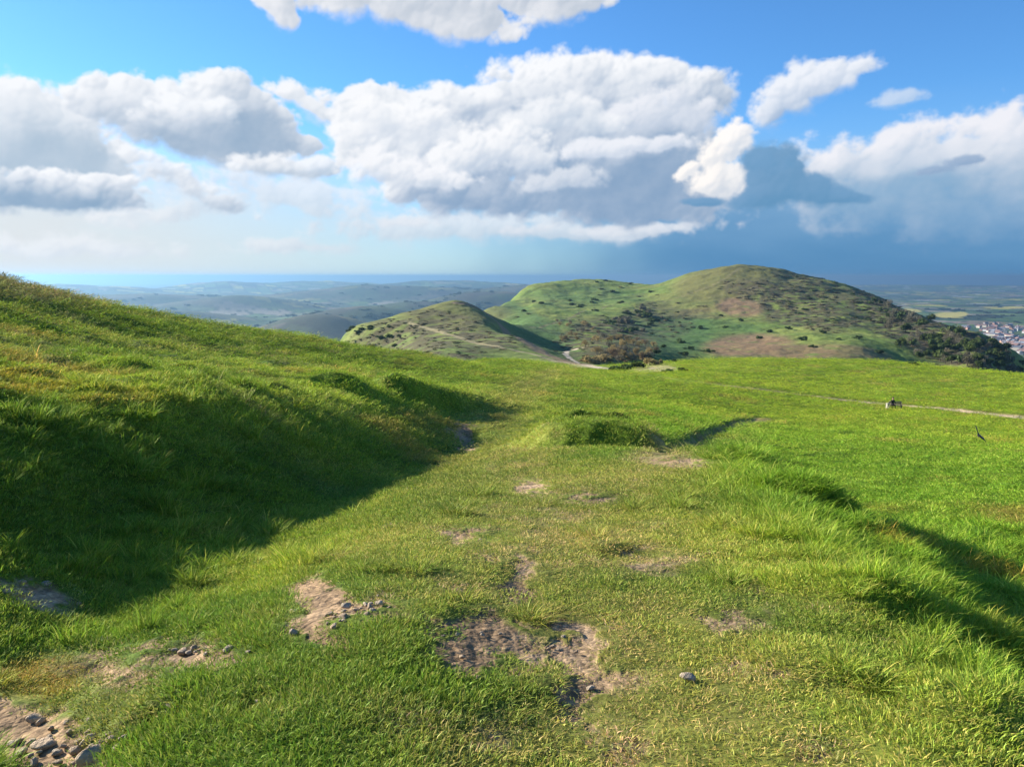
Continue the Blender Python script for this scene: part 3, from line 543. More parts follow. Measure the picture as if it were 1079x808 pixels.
# ---------- the land as one sheet, cut where its cover changes ----------
front = np.radians(np.arange(-38, 38.001, .078)); side = np.radians(38 + 142 * (np.linspace(0, 1, 62)[1:] ** 1.6))
az = np.r_[-side[::-1], front, side[:-1]]
rr = np.r_[.05, .3, np.exp(np.arange(math.log(.6), math.log(300), .0062)), np.exp(np.arange(math.log(300.5), math.log(3000), .0052)), np.exp(np.arange(math.log(3010), math.log(84000), .012))]
nA, nR = len(az), len(rr)
AA, RR = np.meshgrid(az, rr, indexing='ij'); XX, YY = (RR * np.sin(AA)).ravel(), (RR * np.cos(AA)).ravel()
ZZ = np.concatenate([land(x, y) for x, y in zip(np.array_split(XX, 8), np.array_split(YY, 8))])
cv = [cover(x, y, z) for x, y, z in zip(np.array_split(XX, 8), np.array_split(YY, 8), np.array_split(ZZ, 8))]
cv = {k: np.concatenate([c[k] for c in cv]) for k in ('col', 'dirt', 'path')}
# pebbly relief on the bare earth
ZZ = ZZ - np.where(RR.ravel() < 30, cv['dirt'], 0) * (.010 + .007 * fbm(XX / .07, YY / .07, 2, 160))
ii, jj = np.meshgrid(np.arange(nA), np.arange(nR - 1), indexing='ij'); ii = ii.ravel(); jj = jj.ravel(); i2 = (ii + 1) % nA
Q = np.stack([ii * nR + jj, i2 * nR + jj, i2 * nR + jj + 1, ii * nR + jj + 1], -1)
isp = (cv['path'][Q].mean(1) > .5); rq = rr[jj]
def part_of_land(name, sel):
    q = Q[sel]; u, inv = np.unique(q, return_inverse=True)
    me = mesh_np(name, np.stack([XX[u], YY[u], ZZ[u]], -1), inv.reshape(q.shape)[:, ::-1])
    attr_c(me, 'Col', cv['col'][u]); attr_f(me, 'dirt', cv['dirt'][u])
    o = ob(name, me, M_ground); LAND.append(o); return tag(o, kind='structure')
LAND = []
part_of_land('grassy_hillside', (rq < 270) & ~isp)
part_of_land('hills', (rq >= 270) & (rq < 2500) & ~isp)
part_of_land('plain', (rq >= 2500))
part_of_land('footpath', isp & (rq < 190) & (rq < 2500))
part_of_land('gravel_track', isp & (rq >= 190) & (rq < 2500))
def landz(x, y): return float(land(np.array([x]), np.array([y]))[0])
# ---------- camera, light, air ----------
cam = bpy.data.cameras.new('camera'); cam.lens = 36 * F / 1079; cam.sensor_width = 36; cam.clip_start = .05; cam.clip_end = 400000
co = bpy.data.objects.new('camera', cam); COL.objects.link(co); co.rotation_euler = (math.pi / 2 - PITCH, 0, 0); scn.camera = co
sun = bpy.data.lights.new('sun', 'SUN'); sun.energy = 5.0; sun.angle = R(.53); sun.color = (1, .92, .79)
so = bpy.data.objects.new('sun', sun); COL.objects.link(so)
sd = Vector((math.sin(SUN_AZ) * math.cos(SUN_EL), math.cos(SUN_AZ) * math.cos(SUN_EL), math.sin(SUN_EL))); so.rotation_euler = sd.to_track_quat('Z', 'Y').to_euler()
w = bpy.data.worlds.new('World'); scn.world = w; w.use_nodes = True; nt = w.node_tree; nt.nodes.clear(); L = nt.links.new
wo = nt.nodes.new('ShaderNodeOutputWorld'); sky = N(nt, 'ShaderNodeTexSky', sky_type='NISHITA', sun_disc=False, sun_elevation=SUN_EL, sun_rotation=SUN_AZ, altitude=300, air_density=1.0, dust_density=.25, ozone_density=2.2)
tint = N(nt, 'ShaderNodeMixRGB', blend_type='MULTIPLY'); tint.inputs[0].default_value = 1; tint.inputs[2].default_value = (.46, .84, 1.22, 1); L(sky.outputs[0], tint.inputs[1])
b1 = nt.nodes.new('ShaderNodeBackground'); b1.inputs[1].default_value = .068; L(tint.outputs[0], b1.inputs[0])
P_ = cloud_pixels(); ih, iw = P_.shape[:2]
img = bpy.data.images.new('cloud_cover', iw, ih, alpha=True, float_buffer=True, is_data=True); img.alpha_mode = 'CHANNEL_PACKED'; img.pixels.foreach_set(P_.ravel()); img.update(); img.pack()
tc = N(nt, 'ShaderNodeTexCoord'); sp = N(nt, 'ShaderNodeSeparateXYZ'); L(tc.outputs['Generated'], sp.inputs[0])
azn = math_n(nt, 'ARCTAN2', sp.outputs[0], sp.outputs[1]); eln = math_n(nt, 'ARCSINE', sp.outputs[2])
cb = N(nt, 'ShaderNodeCombineXYZ'); L(ramp(nt, azn, -AZ0, AZ0), cb.inputs[0]); L(ramp(nt, eln, EL0, EL1), cb.inputs[1])
for n_ in nt.nodes:
    if n_.type == 'MAP_RANGE': n_.clamp = (n_.inputs['From Max'].default_value == EL1)
for n_ in nt.nodes:
    if n_.type == 'MAP_RANGE' and abs(n_.inputs['From Max'].default_value - AZ0) < 1e-4: n_.clamp = False
    elif n_.type == 'MAP_RANGE': n_.clamp = True
ti = N(nt, 'ShaderNodeTexImage', image=img, extension='MIRROR', interpolation='Cubic'); L(cb.outputs[0], ti.inputs[0])
b2 = nt.nodes.new('ShaderNodeBackground'); L(ti.outputs['Color'], b2.inputs[0]); b2.inputs[1].default_value = .415
fade = math_n(nt, 'MULTIPLY', ti.outputs['Alpha'], ramp(nt, eln, R(44), R(36)))
mxw = nt.nodes.new('ShaderNodeMixShader'); L(fade, mxw.inputs[0]); L(b1.outputs[0], mxw.inputs[1]); L(b2.outputs[0], mxw.inputs[2]); L(mxw.outputs[0], wo.inputs['Surface'])
# haze
def box_mesh(name, a, b):
    V = [(x, y, z) for x in (a[0], b[0]) for y in (a[1], b[1]) for z in (a[2], b[2])]
    return mesh_np(name, V, [(0, 1, 3, 2), (4, 6, 7, 5), (0, 4, 5, 1), (2, 3, 7, 6), (0, 2, 6, 4), (1, 5, 7, 3)], smooth=False)
m, nt, out = nmat('haze_air'); pv = N(nt, 'ShaderNodeVolumePrincipled'); pv.inputs['Color'].default_value = (.19, .355, .55, 1); pv.inputs['Density'].default_value = HAZE; pv.inputs['Anisotropy'].default_value = .5
nt.links.new(pv.outputs[0], out.inputs['Volume'])
tag(ob('haze', box_mesh('haze', (-85000, -85000, float(ZZ.min()) - 1), (85000, 85000, max(2., float(ZZ.max()) + 14))), m), 'pale blue haze over the hills and the plain', 'haze', kind='stuff')
print('ZMAX', ZZ.max())
# ---------- render set-up ----------
scn.view_settings.view_transform = 'Standard'; scn.view_settings.look = 'None'; scn.view_settings.exposure = EXPO; scn.view_settings.gamma = 1
scn.cycles.use_denoising = True; scn.cycles.denoiser = 'OPENIMAGEDENOISE'; scn.cycles.max_bounces = 6; scn.cycles.diffuse_bounces = 3; scn.cycles.transmission_bounces = 2; scn.cycles.volume_bounces = 0
scn.cycles.transparent_max_bounces = 8; scn.cycles.sample_clamp_indirect = 4; scn.cycles.use_adaptive_sampling = True; scn.cycles.adaptive_threshold = .012
# ---------- grass: tufts of real blades set out on the turf ----------
def tuft(seed, n, rad, h0, h1, w, lean, dead=.2):
    g = np.random.RandomState(seed); V, Fq, Ft, C = [], [], [], []
    for k in range(n):
        a = g.rand() * 6.283; q = rad * math.sqrt(g.rand()); x, y = q * math.cos(a), q * math.sin(a); h = h0 + (h1 - h0) * g.rand() ** 1.4
        b = a + g.randn() * .9; le = lean * (.3 + g.rand()); dx, dy = math.cos(b), math.sin(b); t = g.rand() * 6.283; sx, sy = math.cos(t), math.sin(t)
        i = len(V); ww = w * (.6 + .8 * g.rand())
        for (f, s, l) in ((-.15, 1., 0), (.4, .9, .22), (.78, .6, .62), (1., 0, 1.)):
            cx, cy, cz = x + dx * le * h * l, y + dy * le * h * l, h * f * (1 - .25 * le * l)
            if s: V += [(cx - sx * ww * s / 2, cy - sy * ww * s / 2, cz), (cx + sx * ww * s / 2, cy + sy * ww * s / 2, cz)]
            else: V.append((cx, cy, cz))
        Fq += [(i, i + 1, i + 3, i + 2), (i + 2, i + 3, i + 5, i + 4)]; Ft.append((i + 4, i + 5, i + 6))
        if g.rand() < dead: c = np.array((2.0, 1.35, 2.6)) * (.8 + .5 * g.rand())
        else: c = np.array((1., 1., 1.)) * (.65 + .75 * g.rand()) * np.array((.85 + .4 * g.rand(), 1, .8 + .5 * g.rand()))
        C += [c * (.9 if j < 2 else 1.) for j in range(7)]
    me = mesh_np('grass_tuft', V, Fq, Ft); attr_c(me, 'bvar', np.array(C)); return me
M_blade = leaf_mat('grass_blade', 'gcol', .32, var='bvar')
def proto_coll(name, meshes, mat):
    c = bpy.data.collections.new(name)
    for k, me in enumerate(meshes):
        me.materials.append(mat); o = bpy.data.objects.new('%s_%02d' % (name, k), me); c.objects.link(o)
    return c
def scatter(name, P, rot, scl, idx, col, coll, label, cat):
    me = mesh_np(name, P); attr_f(me, 'rot', rot, 'FLOAT_VECTOR'); attr_f(me, 'scl', scl, 'FLOAT_VECTOR'); attr_f(me, 'idx', idx, 'INT'); attr_c(me, 'gcol', col)
    o = ob(name, me); g = bpy.data.node_groups.new('scatter_' + name, 'GeometryNodeTree')
    g.interface.new_socket('Geometry', in_out='INPUT', socket_type='NodeSocketGeometry'); g.interface.new_socket('Geometry', in_out='OUTPUT', socket_type='NodeSocketGeometry')
    gi = g.nodes.new('NodeGroupInput'); go = g.nodes.new('NodeGroupOutput'); ip = g.nodes.new('GeometryNodeInstanceOnPoints'); ci = g.nodes.new('GeometryNodeCollectionInfo')
    ci.inputs['Collection'].default_value = coll; ci.inputs['Separate Children'].default_value = True; ci.inputs['Reset Children'].default_value = True
    def na(n, t):
        a = g.nodes.new('GeometryNodeInputNamedAttribute'); a.data_type = t; a.inputs['Name'].default_value = n; return a.outputs['Attribute']
    g.links.new(gi.outputs[0], ip.inputs['Points']); g.links.new(ci.outputs[0], ip.inputs['Instance']); ip.inputs['Pick Instance'].default_value = True
    g.links.new(na('idx', 'INT'), ip.inputs['Instance Index']); g.links.new(na('rot', 'FLOAT_VECTOR'), ip.inputs['Rotation']); g.links.new(na('scl', 'FLOAT_VECTOR'), ip.inputs['Scale'])
    g.links.new(ip.outputs[0], go.inputs[0])
    md = o.modifiers.new('scatter', 'NODES'); md.node_group = g
    return tag(o, label, cat, kind='stuff')
short = proto_coll('short_tuft', [tuft(s, 66, .085, .018, .048, .0040, 1.0, .10) for s in range(5)] + [tuft(20 + s, 50, .085, .014, .040, .0040, 1.15, .5) for s in range(4)] + [tuft(30 + s, 46, .08, .012, .026, .011, .9, .02) for s in range(2)], M_blade)
longt = proto_coll('long_tuft', [tuft(50 + s, 80, .075, .07, .19, .0048, .8, .14) for s in range(6)], M_blade)
def patches(s0, k, r0, r1, seed):
    g = np.random.RandomState(seed)
    P = []
    l = math.log(r0)
    while l < math.log(r1):
        r = math.exp(l); s = max(s0, k * r); n = int(R(78) * r / s) + 1
        a = R(-39) + (np.arange(n) + g.rand(n)) / n * R(78); q = r * np.exp((g.rand(n) - .5) * s / r)
        P.append(np.stack([q * np.sin(a), q * np.cos(a), np.full(n, s)], -1)); l += s / r
    return np.concatenate(P)
def nrm(x, y, e=.08):
    zx = (land(x + e, y) - land(x - e, y)) / (2 * e); zy = (land(x, y + e) - land(x, y - e)) / (2 * e); return zx, zy
G = patches(.047, .0088, 1.7, 235, 3)
zg = land(G[:, 0], G[:, 1]); c = cover(G[:, 0], G[:, 1], zg)
rg = c['r']; keep = (rng.rand(len(G)) > c['dirt'] ** 1.3 * .97) & (c['path'] < .3)
trodn = np.clip(c['trod'], 0, 1) * (rg < 30)
for _pts, _w in ((PATH_R, 1.5), (RUT, .10), (RUT2, .06), (TRACK, 2.)):
    _d, _a = seg(G[:, 0], G[:, 1], _pts); keep &= _d > _w + .06 * G[:, 2] / .047
keep &= rng.rand(len(G)) > .35 * trodn * (fbm(G[:, 0] / .25, G[:, 1] / .25, 3, 170) > 0)
dnn = c['dn'] * (rg < 34); keep &= rng.rand(len(G)) > .5 * dnn
sc = (G[:, 2] / .047) ** .92
hz = (rg / 3) ** .15 * np.where(rg < 3, 1.1, 1) * (.52 + .58 * rng.rand(len(G))) * (1 - .55 * trodn) * (1 - .8 * dnn) * (1 + .5 * np.clip(fbm(G[:, 0] / .5, G[:, 1] / .5, 3, 172), -.6, 1)) 
lush = c['lush'] * sstep(22, 9, rg) * sstep(-.25, .35, fbm(G[:, 0] / 1.1, G[:, 1] / 1.1, 3, 174) + .25)
bank = sstep(-1.9, -3.2, G[:, 0]) * (rg < 18) * sstep(-.1, .4, fbm(G[:, 0] / 1.3, G[:, 1] / 1.3, 3, 176))
tus = np.clip(lush + .3 * bank + .8 * (fbm(G[:, 0] / .7, G[:, 1] / .7, 3, 178) > .42) * (rg < 9), 0, 1)
islong = (rng.rand(len(G)) < tus * .8) & (dnn < .15)
zx, zy = nrm(G[:, 0], G[:, 1]); tl = .5 + .5 * sstep(6, 14, rg); rot = np.stack([np.arctan(zy) * tl, -np.arctan(zx) * tl, rng.rand(len(G)) * 6.283], -1)
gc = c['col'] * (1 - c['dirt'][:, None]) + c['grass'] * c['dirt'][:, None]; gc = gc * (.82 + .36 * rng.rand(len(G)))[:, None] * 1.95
def put(name, m, coll, nv, zs, label):
    k = np.nonzero(m)[0]; P = np.stack([G[k, 0], G[k, 1], zg[k] - .004], -1)
    scatter(name, P, rot[k], np.stack([sc[k], sc[k], hz[k] * zs], -1), np.where(rng.rand(len(k)) < .10 + .42 * c['trod'][k], rng.randint(5, 9, len(k)), np.where(rng.rand(len(k)) < .25 * (fbm(G[k, 0] / .8, G[k, 1] / .8, 3, 190) > .05), rng.randint(9, 11, len(k)), rng.randint(0, 5, len(k)))) if nv == 9 else rng.randint(0, nv, len(k)), gc[k], coll, label, 'grass'); print(name, len(k))
put('grass', keep & ~islong, short, 9, 1., 'short sheep-grazed green turf over the hillside')
put('long_grass', keep & islong, longt, 6, .88, 'longer tufted green grass on the banks and the lip of the slope')
bpy.context.view_layer.update()
def hit(px, py, *_):
    d = Vector([float(v) for v in ray(px, py)]).normalized(); best = None
    for o in LAND:
        ok, loc, _n, _i = o.ray_cast(Vector((0, 0, 0)), d)
        if ok and (best is None or loc.length < best.length): best = loc.copy()
    return (best.x, best.y) if best else (d.x * 80000, d.y * 80000)
H2 = hit
def hit_fast(px, py):
    q = hit(px, py); return q if 200 < math.hypot(*q) < 2900 else None
# ---------- scrub, bushes and trees of the hills ----------
def crown_mesh(name, seed, w, h, lobes, n, leaf, core=True, lift=.0):
    g = np.random.RandomState(seed); V, Fq, Ft = [], [], []
    L_ = [(g.randn() * .24 * w, g.randn() * .24 * w, lift * h + h * (.32 + .42 * g.rand()), w * (.22 + .18 * g.rand()), h * (.20 + .14 * g.rand())) for _ in range(lobes)]
    for k in range(n):
        cx, cy, cz, rw, rh = L_[g.randint(lobes)]; d = g.randn(3); d /= np.linalg.norm(d); q = (.55 + .5 * g.rand() ** .6)
        p = np.array([cx + d[0] * rw * q, cy + d[1] * rw * q, max(.03 * h, cz + d[2] * rh * q)])
        a = g.randn(3); a /= np.linalg.norm(a); b = np.cross(a, g.randn(3)); b /= np.linalg.norm(b); s = leaf * (.5 + g.rand()); i = len(V)
        V += [p - a * s, p + b * s * .7, p + a * s, p - b * s * .7]; Fq.append((i, i + 1, i + 2, i + 3))
    if core:
        for (cx, cy, cz, rw, rh) in L_:
            i = len(V); V += [(cx, cy, cz + rh * .75)]; 
            for (zz, q) in ((.35, .62), (-.35, .66)):
                V += [(cx + math.cos(t * 1.0472) * rw * q * (.8 + .35 * g.rand()), cy + math.sin(t * 1.0472) * rw * q * (.8 + .35 * g.rand()), max(.02, cz + rh * zz)) for t in range(6)]
            V += [(cx, cy, max(0, cz - rh * .75))]
            for t in range(6):
                u = (t + 1) % 6; Ft += [(i, i + 1 + t, i + 1 + u), (i + 13, i + 7 + u, i + 7 + t)]; Fq.append((i + 1 + t, i + 7 + t, i + 7 + u, i + 1 + u))
    return mesh_np(name, V, Fq, Ft, smooth=False)
def tube_mesh(name, paths, nseg=7):
    V, Fq = [], []
    for pts in paths:                                    # [(x, y, z, radius), ...]
        i0 = len(V)
        for k, (x, y, z, r) in enumerate(pts):
            a = Vector(pts[min(k + 1, len(pts) - 1)][:3]) - Vector(pts[max(k - 1, 0)][:3]); a.normalize(); u = a.orthogonal().normalized(); v = a.cross(u)
            V += [tuple(Vector((x, y, z)) + (u * math.cos(t * 6.2832 / nseg) + v * math.sin(t * 6.2832 / nseg)) * r) for t in range(nseg)]
        for k in range(len(pts) - 1):
            for t in range(nseg): u = (t + 1) % nseg; Fq.append((i0 + k * nseg + t, i0 + k * nseg + u, i0 + (k + 1) * nseg + u, i0 + (k + 1) * nseg + t))
    return mesh_np(name, V, Fq)
LEAF = {'dark': leaf_mat('leaves_dark', None, .2, base=(.058, .088, .030)), 'green': leaf_mat('leaves_green', None, .3, base=(.060, .085, .025)), 'brown': leaf_mat('twigs_brown', None, .2, base=(.165, .115, .070)),
        'tan': leaf_mat('twigs_tan', None, .3, base=(.27, .21, .095)), 'grey': leaf_mat('twigs_grey', None, .2, base=(.165, .150, .105)), 'fresh': leaf_mat('leaves_fresh', None, .35, base=(.105, .125, .035))}
M_bark = plain_mat('bark', (.11, .085, .06), .9, .3, 3)
def bare_paths(g, h, n=7):
    P = [[(0, 0, -.6, .045 * h), (.02 * h, 0, .25 * h, .034 * h), (.0, .02 * h, .6 * h, .018 * h), (.02 * h, 0, .86 * h, .004 * h)]]
    for k in range(n):
        a = g.rand() * 6.28; z = h * (.2 + .4 * g.rand()); l = h * (.25 + .2 * g.rand())
        P.append([(0, 0, z, .018 * h), (math.cos(a) * l * .5, math.sin(a) * l * .5, z + l * .45, .010 * h), (math.cos(a) * l * .85, math.sin(a) * l * .85, z + l * .95, .003 * h)])
    return P
TREES, BUSH = {}, {}
def tree_proto(kind, v):
    if (kind, v) not in TREES:
        g = np.random.RandomState(v * 7 + len(kind)); TREES[(kind, v)] = (tube_mesh('trunk', bare_paths(g, 6.)), crown_mesh('crown', v * 13 + len(kind), 5.4, 6.2, 7, 620 if kind in ('brown', 'grey') else 760, .24, kind in ('dark', 'green'), .05))
        TREES[(kind, v)][0].materials.append(M_bark); TREES[(kind, v)][1].materials.append(LEAF[kind])
    return TREES[(kind, v)]
def bush_proto(kind, v):
    if (kind, v) not in BUSH:
        me = crown_mesh('bush', 300 + v * 13 + len(kind), 3.4, 2.3, 6, 520, .17, True, -.12); me.materials.append(LEAF[kind]); BUSH[(kind, v)] = me
    return BUSH[(kind, v)]
def add_tree(kind, x, y, h, label, group):
    tm, cm = tree_proto(kind, rng.randint(4)); e = empty('tree', (x, y, landz(x, y) - .1), rng.rand() * 6.28); s = h / 6.2; e.scale = (s * (.85 + .35 * rng.rand()), s * (.85 + .35 * rng.rand()), s)
    for nm, me in (('trunk', tm), ('crown', cm)):
        o = bpy.data.objects.new(nm, me); COL.objects.link(o); o.parent = e
    tag(e, label, 'tree', group)
def add_bush(kind, x, y, w, label, group, hs=1.):
    o = bpy.data.objects.new('bush', bush_proto(kind, rng.randint(4))); COL.objects.link(o); s = w / 3.4; o.location = (x, y, landz(x, y) - .12 * w); o.rotation_euler.z = rng.rand() * 6.28; o.scale = (s, s * (.8 + .4 * rng.rand()), s * hs * (.8 + .4 * rng.rand()))
    tag(o, label, 'bush', group)
def zone(n, box, dens, rmin, rmax, seed):
    g = np.random.RandomState(seed); out = []; tries = 0
    while len(out) < n and tries < n * 40:
        tries += 1; px = box[0] + (box[2] - box[0]) * g.rand(); py = box[1] + (box[3] - box[1]) * g.rand()
        if dens(px, py) < g.rand(): continue
        x, y = hit(px, py); r = math.hypot(x, y)
        if rmin < r < rmax and all(math.hypot(x - a, y - b) > .0032 * r for a, b in out): out.append((x, y))
    return out
def E1(px, py, L_): return float(ell(np.array([px]), np.array([py]), L_)[0])
for x, y in zone(64, (585, 338, 700, 386), lambda a, b: E1(a, b, [(640, 364, 52, 13, 12, 1), (612, 347, 26, 8, 10, .8), (668, 374, 30, 9, 0, 1)]), 330, 900, 1):
    k = ['brown', 'grey', 'tan', 'tan'][rng.randint(4)]
    add_tree(k, x, y, 3.6 + 2.6 * rng.rand(), {'brown': 'bare brown tree in the wooded hollow beyond the gravel track', 'grey': 'bare grey tree in the wooded hollow beyond the gravel track', 'tan': 'pale tan budding tree in the wooded hollow beyond the gravel track'}[k], 'trees of the wooded hollow, ' + k)
for x, y in zone(20, (612, 377, 672, 386), lambda a, b: 1, 290, 560, 2): add_bush('tan', x, y, 3.6 + 2 * rng.rand(), 'pale tan leafless bush at the foot of the wooded hollow beside the track', 'pale bushes beside the gravel track', 1.2)
for x, y in zone(34, (640, 318, 708, 362), lambda a, b: E1(a, b, [(665, 340, 30, 14, -30, 1), (690, 328, 22, 8, 0, .6)]), 500, 1500, 3): 
    k = 'dark' if rng.rand() < .45 else 'grey'
    add_bush(k, x, y, 5 + 5 * rng.rand(), ('dark green' if k == 'dark' else 'grey leafless') + ' bush above the wooded hollow, left of the big hill', 'bushes above the hollow, ' + k, 1.2)
for x, y in zone(18, (545, 293, 700, 330), lambda a, b: .7, 1000, 1900, 4): add_bush('green', x, y, 5 + 6 * rng.rand(), 'green bush on the long low plateau left of the big hill', 'bushes on the plateau', .9)
for x, y in zone(16, (360, 344, 425, 366), lambda a, b: 1, 500, 720, 5): add_bush('green', x, y, 2.6 + 2.4 * rng.rand(), 'green bush on the left flank of the conical hill', 'bushes on the flank of the conical hill')
HB = [(692, 338), (702, 337), (716, 340), (738, 346), (759, 333), (700, 366), (716, 361), (728, 368), (765, 345), (812, 350), (846, 359), (830, 347), (800, 357), (884, 358), (905, 357), (868, 351), (855, 366), (928, 372), (745, 371), (690, 372), (664, 334), (780, 338), (720, 374)]
for p in HB: x, y = hit(*p); add_bush('dark', x, y, 4.6 + 3 * rng.rand(), 'round dark hawthorn bush standing alone on the green flank of the big hill', 'lone bushes on the flank of the big hill', 1.05)
for x, y in zone(118, (915, 318, 1079, 400), lambda a, b: E1(a, b, [(1000, 362, 80, 15, 24, 1), (960, 338, 46, 7, 28, .8), (1045, 380, 50, 14, 20, 1), (985, 374, 40, 8, 15, .7)]), 300, 1500, 6):
    k = ['dark', 'green', 'grey', 'grey', 'green'][rng.randint(5)]
    add_tree(k, x, y, 5.5 + 5 * rng.rand(), {'dark': 'dark evergreen tree', 'green': 'mid green tree coming into leaf', 'grey': 'bare grey tree'}[k] + ' on the right shoulder of the big hill', 'trees on the right shoulder, ' + k)
for x, y in zone(20, (820, 290, 940, 345), lambda a, b: E1(a, b, [(880, 312, 70, 14, 22, .8), (860, 332, 50, 6, 0, .9)]), 800, 1600, 7): add_bush('dark', x, y, 5 + 5 * rng.rand(), 'low dark gorse bush high on the right side of the big hill', 'gorse on the right side of the big hill', .6)
for (px, py, w_, k, lab) in [(655, 390, 3.4, 'dark', 'dark green bush left of the pale bare ground beside the track'), (647, 391, 2.2, 'dark', 'small low dark bush beside a taller one left of the pale bare ground'), (672, 388, 4.0, 'green', 'low spreading green bush just left of the pale bare ground'),
                             (702, 392, 1.9, 'dark', 'small dark bush at the right end of the pale bare ground'), (684, 385, 3.4, 'tan', 'pale brown bush behind the pale bare ground'), (695, 384, 2.6, 'tan', 'small pale brown bush behind the right end of the pale bare ground'),
                             (965, 384.5, 1.5, 'dark', 'tiny dark bush on the crest of the green slope'), (960, 383.5, .9, 'dark', 'very small low dark bush on the crest, left of a slightly larger one'), (710, 381.5, 2.0, 'dark', 'lone small dark bush on the skyline left of the green crest'), (720, 391, 1.6, 'green', 'small green bush in the field right of the pale bare ground')]:
    x, y = hit(px, py); add_bush(k, x, y, w_, lab, None)
# low scrub, too much of it to count
sm = [crown_mesh('scrub', 700 + s, 1.9, .8, 4, 70, .16, True, -.15) for s in range(4)]
M_scr = leaf_mat('scrub_leaves', 'gcol', .15)
g = np.random.RandomState(21); SCP = []
for (x0, y0, x1, y1, n) in [(350, 318, 600, 385, 1500), (690, 285, 1079, 400, 3300), (560, 295, 700, 385, 900)]:
    for _ in range(n):
        q = hit_fast(x0 + (x1 - x0) * g.rand(), y0 + (y1 - y0) * g.rand())
        if q: SCP.append(q)
SCP = np.array(SCP); zs = land(SCP[:, 0], SCP[:, 1]); cs = cover(SCP[:, 0], SCP[:, 1], zs); k = np.nonzero((g.rand(len(SCP)) < cs['scrub'] * .75) & (cs['r'] > 290) & (cs['r'] < 1700))[0]
sz = cs['r'][k] / 520 * (.7 + .9 * g.rand(len(k)))
scatter('scrub', np.stack([SCP[k, 0], SCP[k, 1], zs[k] - .1], -1), np.stack([0 * sz, 0 * sz, g.rand(len(k)) * 6.28], -1), np.stack([sz * 1.5, sz * 1.5, sz * .75], -1), g.randint(0, 4, len(k)),
        np.array([(.105, .100, .050), (.145, .120, .072), (.095, .115, .042), (.16, .125, .08)])[g.randint(0, 4, len(k))] * (.8 + .4 * g.rand(len(k), 1)), proto_coll('scrub_clump', sm, M_scr), 'low dark heather and gorse scrub over the conical hill and the big hill', 'scrub')
# woods and hedgerow trees far out on the low country
wm = [crown_mesh('copse', 720 + s, 30, 11, 7, 60, 2.2, True, -.2) for s in range(4)]
n = 9000; g = np.random.RandomState(22); a = R(-37) + R(74) * g.rand(n); q = np.exp(math.log(2600) + g.rand(n) * math.log(4.2)); x, y = q * np.sin(a), q * np.cos(a); zs = land(x, y); cs = cover(x, y, zs)
lum = cs['col'].mean(1); k = np.nonzero(lum < .045)[0]
sz = (.6 + .8 * g.rand(len(k))) * (q[k] / 4500) ** .5
scatter('distant_woodland', np.stack([x[k], y[k], zs[k] - 1], -1), np.stack([0 * sz, 0 * sz, g.rand(len(k)) * 6.28], -1), np.stack([sz, sz, sz], -1), g.randint(0, 4, len(k)), np.array([(.030, .045, .018), (.045, .055, .022), (.06, .055, .03)])[g.randint(0, 3, len(k))], proto_coll('copse', wm, M_scr), 'woods and hedgerow trees far out on the low country', 'woodland'); print('woods', len(k))
# ---------- the town on the plain ----------
M_walls = [plain_mat('render_white', (.42, .42, .43), .8, .08, 1), plain_mat('brick', (.36, .20, .14), .85, .15, 1), plain_mat('stone', (.45, .42, .36), .85, .15, 1)]
M_roofs = [plain_mat('slate', (.16, .17, .20), .6, .15, 1), plain_mat('tile', (.21, .13, .11), .7, .15, 1)]
def house_mesh(w_, d_, h_): return box_mesh('house', (-w_ / 2, -d_ / 2, -2), (w_ / 2, d_ / 2, h_))
def roof_mesh(w_, d_, h_, t):
    w2, d2 = w_ / 2 + .4, d_ / 2 + .4
    return mesh_np('roof', [(-w2, -d2, h_ + .01), (w2, -d2, h_ + .01), (w2, d2, h_ + .01), (-w2, d2, h_ + .01), (-w2, 0, h_ + t), (w2, 0, h_ + t)], [(0, 1, 5, 4), (2, 3, 4, 5), (3, 2, 1, 0)], [(1, 2, 5), (3, 0, 4)], smooth=False)
HP = []
for mw, (w_, d_, h_, t) in zip(M_walls, [(16, 10, 7, 4), (13, 9, 6, 4), (24, 12, 8, 4.5)]):
    for mr in M_roofs:
        hm, rm = house_mesh(w_, d_, h_), roof_mesh(w_, d_, h_, t); hm.materials.append(mw); rm.materials.append(mr); HP.append((hm, rm))
g = np.random.RandomState(33); nh = 0
while nh < 280:
    px, py = 1000 + 100 * g.rand(), 341 + 33 * g.rand()
    if g.rand() > E1(px, py, [(1062, 363, 40, 9, 10, 1), (1038, 356, 34, 5, 6, .9), (1055, 347, 44, 5, 0, .35)]): continue
    x, y = hit(px, py)
    if math.hypot(x, y) < 2600: continue
    q = g.randint(6); hm, rm = HP[q]; s = 1.1 + .6 * g.rand()
    e = bpy.data.objects.new('house', hm); COL.objects.link(e); e.location = (x, y, landz(x, y)); e.rotation_euler.z = g.rand() * 6.28; e.scale = (s, s, s)
    o = bpy.data.objects.new('roof', rm); COL.objects.link(o); o.parent = e
    wn = ['white rendered', 'red brick', 'grey stone'][q // 2]; rn = ['slate', 'red tiled'][q % 2]
    tag(e, '%s house with %s roof in the small town far off on the plain' % (wn, rn), 'house', 'houses of the town, %s walls under %s roofs' % (wn, rn)); nh += 1
